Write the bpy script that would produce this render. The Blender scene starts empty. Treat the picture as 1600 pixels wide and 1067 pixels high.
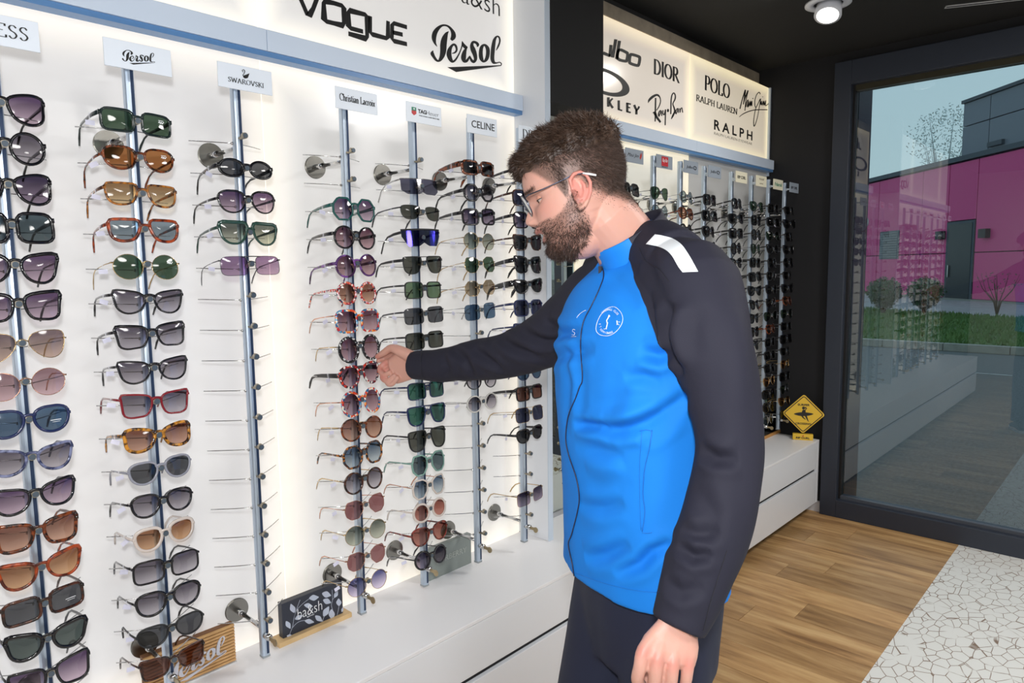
import bpy, bmesh, math, random
import numpy as np
from mathutils import Vector, Matrix
from mathutils.bvhtree import BVHTree
random.seed(7); np.random.seed(7)
SC=bpy.context.scene; COL=SC.collection
# ------------------------------------------------------------------ camera
CAM_LOC=(0.0,-1.78,1.48)
# columns: camera right / down / forward in world axes (X along the display wall, Y into it, Z up)
RC=np.array([[0.68227859,-0.08528482,0.72610083],[-0.73097895,-0.06209115,0.67956933],[-0.01287252,-0.99442003,-0.10470487]])
RC/=np.linalg.norm(RC,axis=0)
cam=bpy.data.cameras.new('camera'); camo=bpy.data.objects.new('camera',cam); COL.objects.link(camo)
cam.lens=1077/1600*36; cam.sensor_width=36; cam.clip_start=.02; cam.clip_end=300
M3=Matrix(((RC[0,0],-RC[0,1],-RC[0,2]),(RC[1,0],-RC[1,1],-RC[1,2]),(RC[2,0],-RC[2,1],-RC[2,2])))
camo.matrix_world=Matrix.Translation(CAM_LOC)@M3.to_4x4()
SC.camera=camo
# ------------------------------------------------------------------ world, lights, exposure
w=bpy.data.worlds.new('overcast_sky'); SC.world=w; w.use_nodes=True
nt=w.node_tree; bg=nt.nodes['Background']
tc=nt.nodes.new('ShaderNodeTexCoord'); sp=nt.nodes.new('ShaderNodeSeparateXYZ'); cr=nt.nodes.new('ShaderNodeValToRGB')
nt.links.new(tc.outputs['Generated'],sp.inputs[0]); nt.links.new(sp.outputs['Z'],cr.inputs[0]); nt.links.new(cr.outputs[0],bg.inputs[0])
cr.color_ramp.elements[0].color=(.56,.68,.72,1); cr.color_ramp.elements[0].position=0
cr.color_ramp.elements[1].color=(.36,.54,.74,1); cr.color_ramp.elements[1].position=.8
bg.inputs[1].default_value=1.6
def area(name,loc,rot,size,power,color=(1,1,1),shape='DISK',size_y=None):
    l=bpy.data.lights.new(name,'AREA'); l.energy=power; l.size=size; l.color=color; l.shape=shape
    if size_y: l.shape='RECTANGLE'; l.size_y=size_y
    o=bpy.data.objects.new(name,l); o.location=loc; o.rotation_euler=rot; COL.objects.link(o); return o
fl=area('camera_flash',(-0.02,-1.80,1.63),(0,0,0),.09,19,(.975,.985,1))
fl.matrix_world=Matrix.Translation((-0.02,-1.80,1.63))@M3.to_4x4()
for i,(x,y) in enumerate([(-1.4,-1.5),(.5,-2.6),(2.9,-2.2),(-.6,-4.0),(1.8,-3.9)]):  # unseen ceiling lights added to brighten the room, stronger over the right floor
    area('unseen_ceiling_fill',(x,y,2.60),(0,0,0),.6,42 if x>2.5 else 20,(1,.975,.945))
area('spotlight_glow',(3.345,-.62,2.57),(.1,.42,0),.09,2.5,(1,.96,.9))
SC.view_settings.view_transform='Standard'; SC.view_settings.look='None'; SC.view_settings.gamma=1
SC.view_settings.exposure=0.0; SC.view_settings.use_curve_mapping=False
# ------------------------------------------------------------------ pixel <-> world helpers (1600x1067 frame)
CL=np.array(CAM_LOC)
def ray(px,py): return RC@np.array([(px-800)/1077.,(py-533.5)/1077.,1.])
def onY(px,py,y=0.):
    d=ray(px,py); return CL+d*((y-CL[1])/d[1])
def PZ(px,py,Z): return Vector(CL+ray(px,py)*Z)
def proj(p):
    c=RC.T@(np.array(p)-CL); return 800+1077*c[0]/c[2],533.5+1077*c[1]/c[2],c[2]
# ------------------------------------------------------------------ materials
def s2l(c): return tuple((v/255/12.92 if v/255<=.04045 else ((v/255+.055)/1.055)**2.4) for v in c)
MATS={}
def mat(name,rgb=(128,128,128),rough=.5,metal=0,spec=.5,trans=0,coat=0,bump=None,noise=None,sheen=0,emit=None,sss=0):
    """rgb in sRGB 0..255 ; noise=(scale, rgb2, amount) ; bump=(scale,strength)"""
    if name in MATS: return MATS[name]
    m=bpy.data.materials.new(name); m.use_nodes=True; n=m.node_tree; b=n.nodes['Principled BSDF']
    c=(*s2l(rgb),1)
    b.inputs['Base Color'].default_value=c; b.inputs['Roughness'].default_value=rough; b.inputs['Metallic'].default_value=metal
    b.inputs['Specular IOR Level'].default_value=spec; b.inputs['Transmission Weight'].default_value=trans
    b.inputs['Coat Weight'].default_value=coat; b.inputs['Sheen Weight'].default_value=sheen
    if sss: b.inputs['Subsurface Weight'].default_value=sss; b.inputs['Subsurface Radius'].default_value=(.01,.004,.002); b.inputs['Subsurface Scale'].default_value=1.
    if emit: b.inputs['Emission Color'].default_value=(*s2l(emit[0]),1); b.inputs['Emission Strength'].default_value=emit[1]
    if noise or bump:
        t=n.nodes.new('ShaderNodeTexCoord')
    if noise:
        x=n.nodes.new('ShaderNodeTexNoise'); x.inputs['Scale'].default_value=noise[0]; x.inputs['Detail'].default_value=5
        n.links.new(t.outputs['Object'],x.inputs['Vector'])
        r=n.nodes.new('ShaderNodeValToRGB'); r.color_ramp.elements[0].position=.5-noise[2]; r.color_ramp.elements[1].position=.5+noise[2]
        r.color_ramp.elements[0].color=c; r.color_ramp.elements[1].color=(*s2l(noise[1]),1)
        n.links.new(x.outputs['Fac'],r.inputs[0]); n.links.new(r.outputs[0],b.inputs['Base Color'])
    if bump:
        x=n.nodes.new('ShaderNodeTexNoise'); x.inputs['Scale'].default_value=bump[0]; x.inputs['Detail'].default_value=4
        n.links.new(t.outputs['Object'],x.inputs['Vector'])
        bu=n.nodes.new('ShaderNodeBump'); bu.inputs['Strength'].default_value=bump[1]; bu.inputs['Distance'].default_value=.01
        n.links.new(x.outputs['Fac'],bu.inputs['Height']); n.links.new(bu.outputs[0],b.inputs['Normal'])
    MATS[name]=m; return m
def nodes_mat(name):
    m=bpy.data.materials.new(name); m.use_nodes=True; n=m.node_tree
    for x in list(n.nodes): n.nodes.remove(x)
    o=n.nodes.new('ShaderNodeOutputMaterial'); MATS[name]=m; return m,n,o
def tortoise(name,a,b,scale=60,c=None):
    if name in MATS: return MATS[name]
    m=mat(name,a,rough=.15,spec=.5,coat=.3); n=m.node_tree
    t=n.nodes.new('ShaderNodeTexCoord'); x=n.nodes.new('ShaderNodeTexNoise'); x.inputs['Scale'].default_value=scale; x.inputs['Detail'].default_value=2
    r=n.nodes.new('ShaderNodeValToRGB'); r.color_ramp.elements[0].position=.42; r.color_ramp.elements[1].position=.6
    r.color_ramp.elements[0].color=(*s2l(a),1); r.color_ramp.elements[1].color=(*s2l(b),1)
    n.links.new(t.outputs['Object'],x.inputs['Vector']); n.links.new(x.outputs['Fac'],r.inputs[0]); n.links.new(r.outputs[0],n.nodes['Principled BSDF'].inputs['Base Color'])
    return m
def mosaic(name,cols,scale=110):
    if name in MATS: return MATS[name]
    m=mat(name,cols[0],rough=.15,coat=.3); n=m.node_tree
    t=n.nodes.new('ShaderNodeTexCoord'); x=n.nodes.new('ShaderNodeTexVoronoi'); x.inputs['Scale'].default_value=scale
    n.links.new(t.outputs['Object'],x.inputs['Vector'])
    s=n.nodes.new('ShaderNodeSeparateColor'); n.links.new(x.outputs['Color'],s.inputs[0])
    r=n.nodes.new('ShaderNodeValToRGB'); r.color_ramp.interpolation='CONSTANT'
    while len(r.color_ramp.elements)<len(cols): r.color_ramp.elements.new(.5)
    for i,c in enumerate(cols): r.color_ramp.elements[i].position=i/len(cols); r.color_ramp.elements[i].color=(*s2l(c),1)
    n.links.new(s.outputs[0],r.inputs[0]); n.links.new(r.outputs[0],n.nodes['Principled BSDF'].inputs['Base Color'])
    return m
def lift(c):
    c=np.array(s2l(c)); g_=c.mean(); c=g_+(c-g_)*.80; return tuple(np.clip(c*1.12+.012,0,.95))
def lensmat(name,top,bot,refl=.05,mirror=None):
    """tinted see-through lens with a vertical tint gradient and a clear-coat reflection"""
    if name in MATS: return MATS[name]
    m,n,o=nodes_mat(name)
    t=n.nodes.new('ShaderNodeTexCoord'); s=n.nodes.new('ShaderNodeSeparateXYZ'); n.links.new(t.outputs['Generated'],s.inputs[0])
    r=n.nodes.new('ShaderNodeValToRGB'); r.color_ramp.elements[0].position=.1; r.color_ramp.elements[1].position=.85
    r.color_ramp.elements[0].color=(*lift(bot),1); r.color_ramp.elements[1].color=(*lift(top),1)
    n.links.new(s.outputs['Z'],r.inputs[0])
    tr=n.nodes.new('ShaderNodeBsdfTransparent'); n.links.new(r.outputs[0],tr.inputs[0])
    gl=n.nodes.new('ShaderNodeBsdfGlossy'); gl.inputs['Roughness'].default_value=.06
    if mirror: gl.inputs['Color'].default_value=(*s2l(mirror),1)
    fr=n.nodes.new('ShaderNodeLayerWeight'); fr.inputs[0].default_value=.25
    mp=n.nodes.new('ShaderNodeMapRange'); mp.inputs[3].default_value=refl; mp.inputs[4].default_value=min(1,refl*4)
    n.links.new(fr.outputs['Fresnel'],mp.inputs[0])
    mx=n.nodes.new('ShaderNodeMixShader'); n.links.new(mp.outputs[0],mx.inputs[0]); n.links.new(tr.outputs[0],mx.inputs[1]); n.links.new(gl.outputs[0],mx.inputs[2])
    n.links.new(mx.outputs[0],o.inputs[0]); return m
# ------------------------------------------------------------------ object helpers
def link(name,me,m=None,parent=None,smooth=True):
    o=bpy.data.objects.new(name,me); COL.objects.link(o)
    if m is not None and not me.materials:
        for k in (m if isinstance(m,(list,tuple)) else [m]): me.materials.append(k)
    if parent is not None: o.parent=parent
    if smooth: me.polygons.foreach_set('use_smooth',[True]*len(me.polygons))
    return o
def empty(name,loc=(0,0,0),rz=0,label=None,cat=None,group=None,kind=None,parent=None):
    o=bpy.data.objects.new(name,None); o.empty_display_size=.05; o.location=loc; o.rotation_euler=(0,0,rz); COL.objects.link(o)
    if parent: o.parent=parent
    tag(o,label,cat,group,kind); return o
def tag(o,label=None,cat=None,group=None,kind=None):
    if label: o['label']=label
    if cat: o['category']=cat
    if group: o['group']=group
    if kind: o['kind']=kind
    return o
class MB:
    def __init__(s): s.v=[]; s.f=[]; s.mi=[]; s.cur=0
    def add(s,vs,fs):
        k=len(s.v); s.v+= [tuple(map(float,p)) for p in vs]; s.f+=[tuple(i+k for i in f) for f in fs]; s.mi+=[s.cur]*len(fs); return s
    def box(s,x0,x1,y0,y1,z0,z1,T=None,bev=0):
        x0,x1=min(x0,x1),max(x0,x1); y0,y1=min(y0,y1),max(y0,y1); z0,z1=min(z0,z1),max(z0,z1)
        if bev:
            bm=bmesh.new(); bmesh.ops.create_cube(bm,size=1)
            for v in bm.verts: v.co=Vector(((x0+x1)/2+v.co.x*(x1-x0),(y0+y1)/2+v.co.y*(y1-y0),(z0+z1)/2+v.co.z*(z1-z0)))
            bmesh.ops.bevel(bm,geom=bm.edges[:],offset=bev,segments=2,affect='EDGES',profile=.5)
            bm.verts.ensure_lookup_table(); vs=[v.co.copy() for v in bm.verts]; fs=[tuple(q.index for q in f.verts) for f in bm.faces]; bm.free()
        else:
            vs=[Vector(p) for p in ((x0,y0,z0),(x1,y0,z0),(x1,y1,z0),(x0,y1,z0),(x0,y0,z1),(x1,y0,z1),(x1,y1,z1),(x0,y1,z1))]
            fs=[(0,3,2,1),(4,5,6,7),(0,1,5,4),(1,2,6,5),(2,3,7,6),(3,0,4,7)]
        if T: vs=[T@v for v in vs]
        return s.add(vs,fs)
    def tube(s,pts,r,n=8,cap=True,sx=1,sy=1,up=None):
        """loft circles/ellipses along pts; r scalar or list (or list of (ra,rb))"""
        P=[Vector(p) for p in pts]; N=len(P); k0=len(s.v); prev=None; vs=[]
        for i,p in enumerate(P):
            d=(P[min(i+1,N-1)]-P[max(i-1,0)]).normalized()
            if prev is None:
                u=Vector(up) if up is not None else (Vector((0,0,1)) if abs(d.z)<.9 else Vector((1,0,0)))
            else: u=prev
            u=(u-d*u.dot(d)).normalized(); prev=u; v=d.cross(u)
            rr=r[i] if isinstance(r,(list,tuple)) else r
            ra,rb=rr if isinstance(rr,(list,tuple)) else (rr*sx,rr*sy)
            for j in range(n):
                a=2*math.pi*j/n; vs.append(p+u*(math.cos(a)*ra)+v*(math.sin(a)*rb))
        fs=[]
        for i in range(N-1):
            for j in range(n): fs.append((i*n+j,i*n+(j+1)%n,(i+1)*n+(j+1)%n,(i+1)*n+j))
        if cap: fs.append(tuple(range(n))[::-1]); fs.append(tuple((N-1)*n+j for j in range(n)))
        return s.add(vs,fs)
    def cyl(s,p0,p1,r,n=16,r1=None): return s.tube([p0,p1],[r,r1 if r1 is not None else r],n)
    def ell(s,c,r,T=None,nu=16,nv=10):
        vs=[];fs=[]
        for i in range(nv+1):
            th=math.pi*i/nv
            for j in range(nu):
                a=2*math.pi*j/nu; p=Vector((r[0]*math.sin(th)*math.cos(a),r[1]*math.sin(th)*math.sin(a),r[2]*math.cos(th)))
                if T: p=T@p
                vs.append(Vector(c)+p)
        for i in range(nv):
            for j in range(nu): fs.append((i*nu+j,(i+1)*nu+j,(i+1)*nu+(j+1)%nu,i*nu+(j+1)%nu))
        return s.add(vs,fs)
    def prism(s,poly,d0,d1,axis='y'):
        """polygon (a,b) extruded along axis from d0 to d1"""
        n=len(poly); f={'y':lambda a,b,d:(a,d,b),'x':lambda a,b,d:(d,a,b),'z':lambda a,b,d:(a,b,d)}[axis]
        vs=[f(a,b,d0) for a,b in poly]+[f(a,b,d1) for a,b in poly]
        fs=[tuple(range(n)),tuple(range(2*n-1,n-1,-1))]+[(i,i+n,(i+1)%n+n,(i+1)%n) for i in range(n)]
        return s.add(vs,fs)
    def mesh(s,name,m=None):
        me=bpy.data.meshes.new(name); me.from_pydata(s.v,[],s.f); 
        if any(s.mi): me.polygons.foreach_set('material_index',s.mi)
        bm=bmesh.new(); bm.from_mesh(me); bmesh.ops.recalc_face_normals(bm,faces=bm.faces[:]); bm.to_mesh(me); bm.free()
        if m is not None:
            for k in (m if isinstance(m,(list,tuple)) else [m]): me.materials.append(k)
        return me
    def build(s,name,m,parent=None,smooth=False): return link(name,s.mesh(name,m),None,parent,smooth)
def copy_tree(o,parent=None):
    c=o.copy(); COL.objects.link(c)
    if parent: c.parent=parent
    for ch in list(o.children): copy_tree(ch,c)
    return c
def evaluated_mesh(o):
    dg=bpy.context.evaluated_depsgraph_get(); dg.update(); return bpy.data.meshes.new_from_object(o.evaluated_get(dg),depsgraph=dg)
def remesh(me,voxel,smooth=4,factor=.5):
    """fuse overlapping closed shells into one continuous surface"""
    o=bpy.data.objects.new('tmp',me); COL.objects.link(o)
    r=o.modifiers.new('r','REMESH'); r.mode='VOXEL'; r.voxel_size=voxel; r.use_smooth_shade=True
    if smooth: k=o.modifiers.new('s','SMOOTH'); k.iterations=smooth; k.factor=factor
    out=evaluated_mesh(o); bpy.data.objects.remove(o); bpy.data.meshes.remove(me); return out
# ------------------------------------------------------------------ lettering: flat ribbons from pen strokes
def ribbon(mb,pts,w,T,nib=None,closed=False,th=.0012):
    """pts in (a,b); T maps (a,b,h)->world ; nib=(thick,thin) for contrast lettering"""
    n=len(pts)
    if n<2: return
    L=[];R_=[]
    for i in range(n):
        a=pts[(i-1)%n] if (closed or i>0) else pts[i]; b=pts[(i+1)%n] if (closed or i<n-1) else pts[i]
        dx,dy=b[0]-a[0],b[1]-a[1]; l=math.hypot(dx,dy) or 1e-9; dx/=l;dy/=l
        ww=(w[i] if isinstance(w,(list,tuple)) else w)
        if nib: ww=nib[1]+(nib[0]-nib[1])*abs(dy)**1.3
        k=1.
        if 0<i<n-1 or closed:
            e=(pts[i][0]-a[0],pts[i][1]-a[1]); le=math.hypot(*e) or 1e-9; c=(e[0]*dx+e[1]*dy)/le; k=1/max(.6,abs(c))
        L.append((pts[i][0]-dy*ww/2*k,pts[i][1]+dx*ww/2*k)); R_.append((pts[i][0]+dy*ww/2*k,pts[i][1]-dx*ww/2*k))
    vs=[T(*p,th) for p in L]+[T(*p,th) for p in R_]+[T(*p,0) for p in L]+[T(*p,0) for p in R_]
    fs=[]; m=n if closed else n-1
    for i in range(m):
        j=(i+1)%n; fs+=[(i,n+i,n+j,j),(i,j,2*n+j,2*n+i),(n+j,n+i,3*n+i,3*n+j)]
    mb.add(vs,fs)
def cat_rom(P,k=6,closed=False):
    n=len(P); out=[]
    rng=range(n) if closed else range(n-1)
    for i in rng:
        g=lambda j:P[j%n] if closed else P[max(0,min(n-1,j))]
        p0,p1,p2,p3=g(i-1),g(i),g(i+1),g(i+2)
        for t in range(k):
            t/=k; out.append(tuple(.5*((2*b)+(c-a)*t+(2*a-5*b+4*c-d)*t*t+(-a+3*b-3*c+d)*t**3) for a,b,c,d in zip(p0,p1,p2,p3)))
    if not closed: out.append(tuple(P[-1]))
    return out
def arc(cx,cy,rx,ry,a0,a1,n=14): return [(cx+rx*math.cos(math.radians(a0+(a1-a0)*i/n)),cy+ry*math.sin(math.radians(a0+(a1-a0)*i/n))) for i in range(n+1)]
# serif capitals in a box of height 1 : (width, strokes, serif points)
def SG(): 
    S={}
    S['D']=(.78,[[(.14,0),(.14,1)],[(.05,.985)]+[(.14,.985)]+arc(.3,.5,.4,.485,90,-90)+[(.05,.015)]],[(.14,0)])
    S['I']=(.3,[[(.15,0),(.15,1)]],[(.15,0),(.15,1)])
    S['O']=(.84,[arc(.42,.5,.36,.49,0,360,28)],[])
    S['C']=(.74,[arc(.44,.5,.38,.49,50,310,22),[(.7,.98),(.7,.75)]],[])
    S['G']=(.8,[arc(.44,.5,.38,.49,50,315,22),[(.7,.98),(.7,.75)],[(.72,.05),(.72,.42)]],[(.72,.42)])
    S['B']=(.68,[[(.14,0),(.14,1)],[(.05,.985),(.3,.985)]+arc(.32,.75,.2,.235,90,-90,8)+[(.14,.515)],[(.14,.5),(.3,.5)]+arc(.34,.255,.24,.24,90,-90,8)+[(.05,.015)]],[])
    S['R']=(.74,[[(.14,0),(.14,1)],[(.05,.985),(.3,.985)]+arc(.34,.74,.22,.245,90,-90,10)+[(.14,.495)],[(.32,.5),(.72,0)]],[(.14,0),(.72,0)])
    S['P']=(.64,[[(.14,0),(.14,1)],[(.05,.985),(.3,.985)]+arc(.34,.72,.22,.265,90,-90,10)+[(.14,.455)]],[(.14,0)])
    S['L']=(.6,[[(.14,0),(.14,1)],[(.05,.015),(.56,.015)],[(.56,.0),(.56,.2)]],[(.14,1)])
    S['E']=(.62,[[(.14,0),(.14,1)],[(.05,.985),(.54,.985)],[(.14,.52),(.42,.52)],[(.05,.015),(.57,.015)],[(.54,1),(.54,.82)],[(.57,0),(.57,.2)]],[])
    S['N']=(.82,[[(.12,0),(.12,1)],[(.12,1),(.7,0)],[(.7,0),(.7,1)]],[(.12,0),(.12,1),(.7,1)])
    S['A']=(.8,[[(.08,0),(.4,1)],[(.4,1),(.72,0)],[(.18,.34),(.62,.34)]],[(.08,0),(.72,0)])
    S['U']=(.78,[[(.14,1),(.14,.35)]+arc(.39,.32,.25,.31,180,360,10)+[(.64,.35),(.64,1)]],[(.14,1),(.64,1)])
    S['S']=(.56,[cat_rom([(.48,.82),(.36,.97),(.18,.93),(.1,.76),(.2,.58),(.38,.46),(.48,.27),(.38,.07),(.2,.02),(.07,.18)],4)],[])
    S['W']=(1.1,[[(.05,1),(.3,0)],[(.3,0),(.53,.9)],[(.53,.9),(.78,0)],[(.78,0),(1.03,1)]],[(.05,1),(1.03,1)])
    S['V']=(.76,[[(.05,1),(.38,0)],[(.38,0),(.7,1)]],[(.05,1),(.7,1)])
    S['K']=(.74,[[(.14,0),(.14,1)],[(.64,1),(.16,.45)],[(.3,.58),(.7,0)]],[(.14,0),(.14,1),(.7,0)])
    S['H']=(.8,[[(.14,0),(.14,1)],[(.66,0),(.66,1)],[(.14,.5),(.66,.5)]],[(.14,0),(.14,1),(.66,0),(.66,1)])
    S['h']=(.52,[[(.1,0),(.1,.98)],[(.1,.4)]+arc(.26,.42,.16,.2,150,0,8)+[(.42,0)]],[(.1,0),(.42,0)])
    S['r']=(.36,[[(.1,0),(.1,.62)],[(.1,.42),(.2,.58),(.34,.6)]],[(.1,0)])
    S['i']=(.22,[[(.1,0),(.1,.62)],[(.1,.8),(.1,.88)]],[(.1,0)])
    S['s']=(.38,[cat_rom([(.32,.5),(.2,.62),(.08,.5),(.2,.33),(.32,.15),(.18,.01),(.05,.14)],4)],[])
    S['t']=(.32,[[(.14,.85),(.14,.1),(.22,.02),(.32,.08)],[(.02,.6),(.3,.6)]],[])
    S['a']=(.44,[cat_rom([(.06,.5),(.18,.62),(.32,.52),(.32,.1),(.42,.02)],4),cat_rom([(.32,.36),(.1,.28),(.08,.06),(.2,.01),(.32,.14)],4)],[])
    S['n']=(.5,[[(.1,0),(.1,.62)],[(.1,.4)]+arc(.25,.42,.15,.2,150,0,8)+[(.4,0)]],[(.1,0),(.4,0)])
    S['c']=(.42,[arc(.25,.31,.19,.3,45,315,14)],[])
    S['o']=(.5,[arc(.25,.31,.2,.3,0,360,18)],[])
    S['x']=(.46,[[(.06,.6),(.4,0)],[(.4,.6),(.06,0)]],[])
    S[' ']=(.3,[],[])
    return S
SERIF=SG()
def serif_text(mb,txt,a0,a1,b0,h,T,thick=.12,thin=.035,serif=True,sans=False,gap=.05):
    tot=sum(SERIF[c][0] for c in txt)+gap*(len(txt)-1); k=(a1-a0)/tot; x=0
    for c in txt:
        wd,st,sf=SERIF[c]
        for s_ in st:
            ribbon(mb,[((a0+(x+p[0])*k),(b0+p[1]*h)) for p in s_],thick*h,T,nib=None if sans else (thick*h,thin*h))
        if serif and not sans:
            for p in sf:
                q=(a0+(x+p[0])*k,b0+p[1]*h); ribbon(mb,[(q[0]-.11*k,q[1]),(q[0]+.11*k,q[1])],thin*h,T)
        x+=wd+gap
def sans_text(txt,width=None,height=None,bold=0.,shear=0,align='CENTER'):
    """mesh data of built-in-font text lying in XZ, centred on origin, facing -Y"""
    cu=bpy.data.curves.new('lettering','FONT'); cu.body=txt; cu.size=1; cu.extrude=.01; cu.offset=bold; cu.shear=shear; cu.resolution_u=3
    o=bpy.data.objects.new('t',cu); COL.objects.link(o); me=evaluated_mesh(o); bpy.data.objects.remove(o)
    co=np.empty(len(me.vertices)*3); me.vertices.foreach_get('co',co); co=co.reshape(-1,3)
    mn,mx=co.min(0),co.max(0); c=(mn+mx)/2; co-=c
    sx=(width/(mx[0]-mn[0])) if width else None; sz=(height/(mx[1]-mn[1])) if height else None
    sx=sx or sz; sz=sz or sx
    out=np.stack([co[:,0]*sx,-co[:,2]*.03,co[:,1]*sz],1)
    me.vertices.foreach_set('co',out.ravel()); me.update(); return me
def put_sans(txt,m,parent,loc,width=None,height=None,bold=0.,shear=0,rz=0,name='lettering'):
    me=sans_text(txt,width,height,bold,shear); me.materials.clear(); me.materials.append(m)
    o=bpy.data.objects.new(name,me); COL.objects.link(o); o.parent=parent; o.location=loc; o.rotation_euler=(0,0,rz); return o
# ================================================================== SETTING
WX=4.2         # window wall
CEIL=2.655
black_wall=mat('matt_black_paint',(19,19,23),rough=.75)
black_ceiling=mat('matt_black_ceiling',(20,19,18),rough=.85)
frame_paint=mat('anthracite_aluminium',(42,48,60),rough=.45)
white_lam=mat('white_laminate',(226,229,234),rough=.32)
white_top=mat('white_counter_top',(236,236,238),rough=.35)
darkgap=mat('dark_gap',(14,14,20),rough=.8)
steel=mat('brushed_steel',(176,174,168),rough=.28,metal=1)
chrome=mat('chrome',(205,205,205),rough=.12,metal=1)
alu=mat('anodised_aluminium',(190,204,220),rough=.33,metal=.75)
ink=mat('black_ink',(18,18,20),rough=.5)
def sbox(name,x0,x1,y0,y1,z0,z1,m):
    return tag(MB().box(x0,x1,y0,y1,z0,z1).build(name,m),kind='structure')
# sub floor + planks + light vinyl
sbox('floor',-2.6,WX+.1,-5.2,.3,-.12,-.006,mat('screed',(60,52,44),rough=.9))
floor=bpy.data.objects['floor']
TB=-1.098     # edge between planks and the light vinyl
def wood(name,a,b,c,scale=1.):
    m=mat(name,a,rough=.42,spec=.35); n=m.node_tree; t=n.nodes.new('ShaderNodeTexCoord'); oi=n.nodes.new('ShaderNodeObjectInfo')
    mp=n.nodes.new('ShaderNodeMapping'); mp.inputs['Scale'].default_value=(14*scale,1.6*scale,14*scale)
    ad=n.nodes.new('ShaderNodeVectorMath'); ad.operation='ADD'; cb=n.nodes.new('ShaderNodeCombineXYZ')
    mu=n.nodes.new('ShaderNodeMath'); mu.operation='MULTIPLY'; mu.inputs[1].default_value=37.
    n.links.new(oi.outputs['Random'],mu.inputs[0]); n.links.new(mu.outputs[0],cb.inputs[0]); n.links.new(mu.outputs[0],cb.inputs[1])
    n.links.new(t.outputs['Object'],ad.inputs[0]); n.links.new(cb.outputs[0],ad.inputs[1]); n.links.new(ad.outputs[0],mp.inputs[0])
    x=n.nodes.new('ShaderNodeTexNoise'); x.inputs['Scale'].default_value=1.3; x.inputs['Detail'].default_value=7; x.inputs['Roughness'].default_value=.62; x.inputs['Distortion'].default_value=.35
    n.links.new(mp.outputs[0],x.inputs[0]); r=n.nodes.new('ShaderNodeValToRGB'); r.color_ramp.elements[0].position=.3; r.color_ramp.elements[1].position=.68
    r.color_ramp.elements[0].color=(*s2l(c),1); r.color_ramp.elements[1].color=(*s2l(b),1); e=r.color_ramp.elements.new(.5); e.color=(*s2l(a),1)
    n.links.new(x.outputs['Fac'],r.inputs[0])
    hs=n.nodes.new('ShaderNodeHueSaturation'); mr=n.nodes.new('ShaderNodeMapRange'); mr.inputs[3].default_value=.78; mr.inputs[4].default_value=1.15
    n.links.new(oi.outputs['Random'],mr.inputs[0]); n.links.new(mr.outputs[0],hs.inputs['Value']); n.links.new(r.outputs[0],hs.inputs['Color'])
    n.links.new(hs.outputs[0],n.nodes['Principled BSDF'].inputs['Base Color'])
    bu=n.nodes.new('ShaderNodeBump'); bu.inputs['Strength'].default_value=.15; bu.inputs['Distance'].default_value=.003
    n.links.new(x.outputs['Fac'],bu.inputs['Height']); n.links.new(bu.outputs[0],n.nodes['Principled BSDF'].inputs['Normal'])
    return m
oak=wood('oak_plank',(176,138,92),(202,168,120),(128,94,60))
pw=.172; i=0; x=WX-.0
pk={}
while x>-2.5:
    x0=max(x-pw,-2.6); cuts=[0,-.25-.55*((i*37)%10)/10,TB]
    for a,b in zip(cuts[:-1],cuts[1:]):
        o=MB().box(x0+.0008,x-.0008,b+.0008,a-.0008,-.006,0,bev=.0008).build('floor_plank',oak,floor)
    x-=pw; i+=1
# vinyl with crackle lines
vin,n,o_=nodes_mat('crackled_white_vinyl'); b=n.nodes.new('ShaderNodeBsdfPrincipled'); b.inputs['Roughness'].default_value=.4
t=n.nodes.new('ShaderNodeTexCoord')
def crack(scale,th,rot):
    mp=n.nodes.new('ShaderNodeMapping'); mp.inputs['Rotation'].default_value=(0,0,rot); mp.inputs['Scale'].default_value=(1,1.5,1); n.links.new(t.outputs['Object'],mp.inputs[0])
    nz=n.nodes.new('ShaderNodeTexNoise'); nz.inputs['Scale'].default_value=3; n.links.new(mp.outputs[0],nz.inputs[0])
    mv=n.nodes.new('ShaderNodeMix'); mv.data_type='VECTOR'; mv.inputs[0].default_value=.06; n.links.new(mp.outputs[0],mv.inputs[4]); n.links.new(nz.outputs['Color'],mv.inputs[5])
    v=n.nodes.new('ShaderNodeTexVoronoi'); v.feature='DISTANCE_TO_EDGE'; v.inputs['Scale'].default_value=scale; n.links.new(mv.outputs[1],v.inputs['Vector'])
    l=n.nodes.new('ShaderNodeMapRange'); l.inputs[1].default_value=th*.5; l.inputs[2].default_value=th; l.inputs[3].default_value=1; l.inputs[4].default_value=0; n.links.new(v.outputs['Distance'],l.inputs[0]); return l
c1=crack(17,.034,.4)
nz=n.nodes.new('ShaderNodeTexNoise'); nz.inputs['Scale'].default_value=9; n.links.new(t.outputs['Object'],nz.inputs[0])
g=n.nodes.new('ShaderNodeMapRange'); g.inputs[1].default_value=.34; g.inputs[2].default_value=.46; n.links.new(nz.outputs['Fac'],g.inputs[0])
mm=n.nodes.new('ShaderNodeMath'); mm.operation='MULTIPLY'; n.links.new(c1.outputs[0],mm.inputs[0]); n.links.new(g.outputs[0],mm.inputs[1])
mx=n.nodes.new('ShaderNodeMix'); mx.data_type='RGBA'; mx.inputs[6].default_value=(*s2l((222,222,218)),1); mx.inputs[7].default_value=(*s2l((128,104,84)),1)
n.links.new(mm.outputs[0],mx.inputs[0]); n.links.new(mx.outputs[2],b.inputs['Base Color']); n.links.new(b.outputs[0],o_.inputs[0])
MB().box(-2.6,WX-.001,-5.2,TB,-.006,0.0005).build('vinyl_sheet',vin,floor)
sbox('ceiling',-2.6,WX+.2,-5.2,.2,CEIL,CEIL+.1,black_ceiling)
sbox('wall_back',-2.6,WX+.2,0.06,.2,0,CEIL,black_wall)
unseen=mat('pale_shop_wall',(196,194,190),rough=.8)
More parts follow.
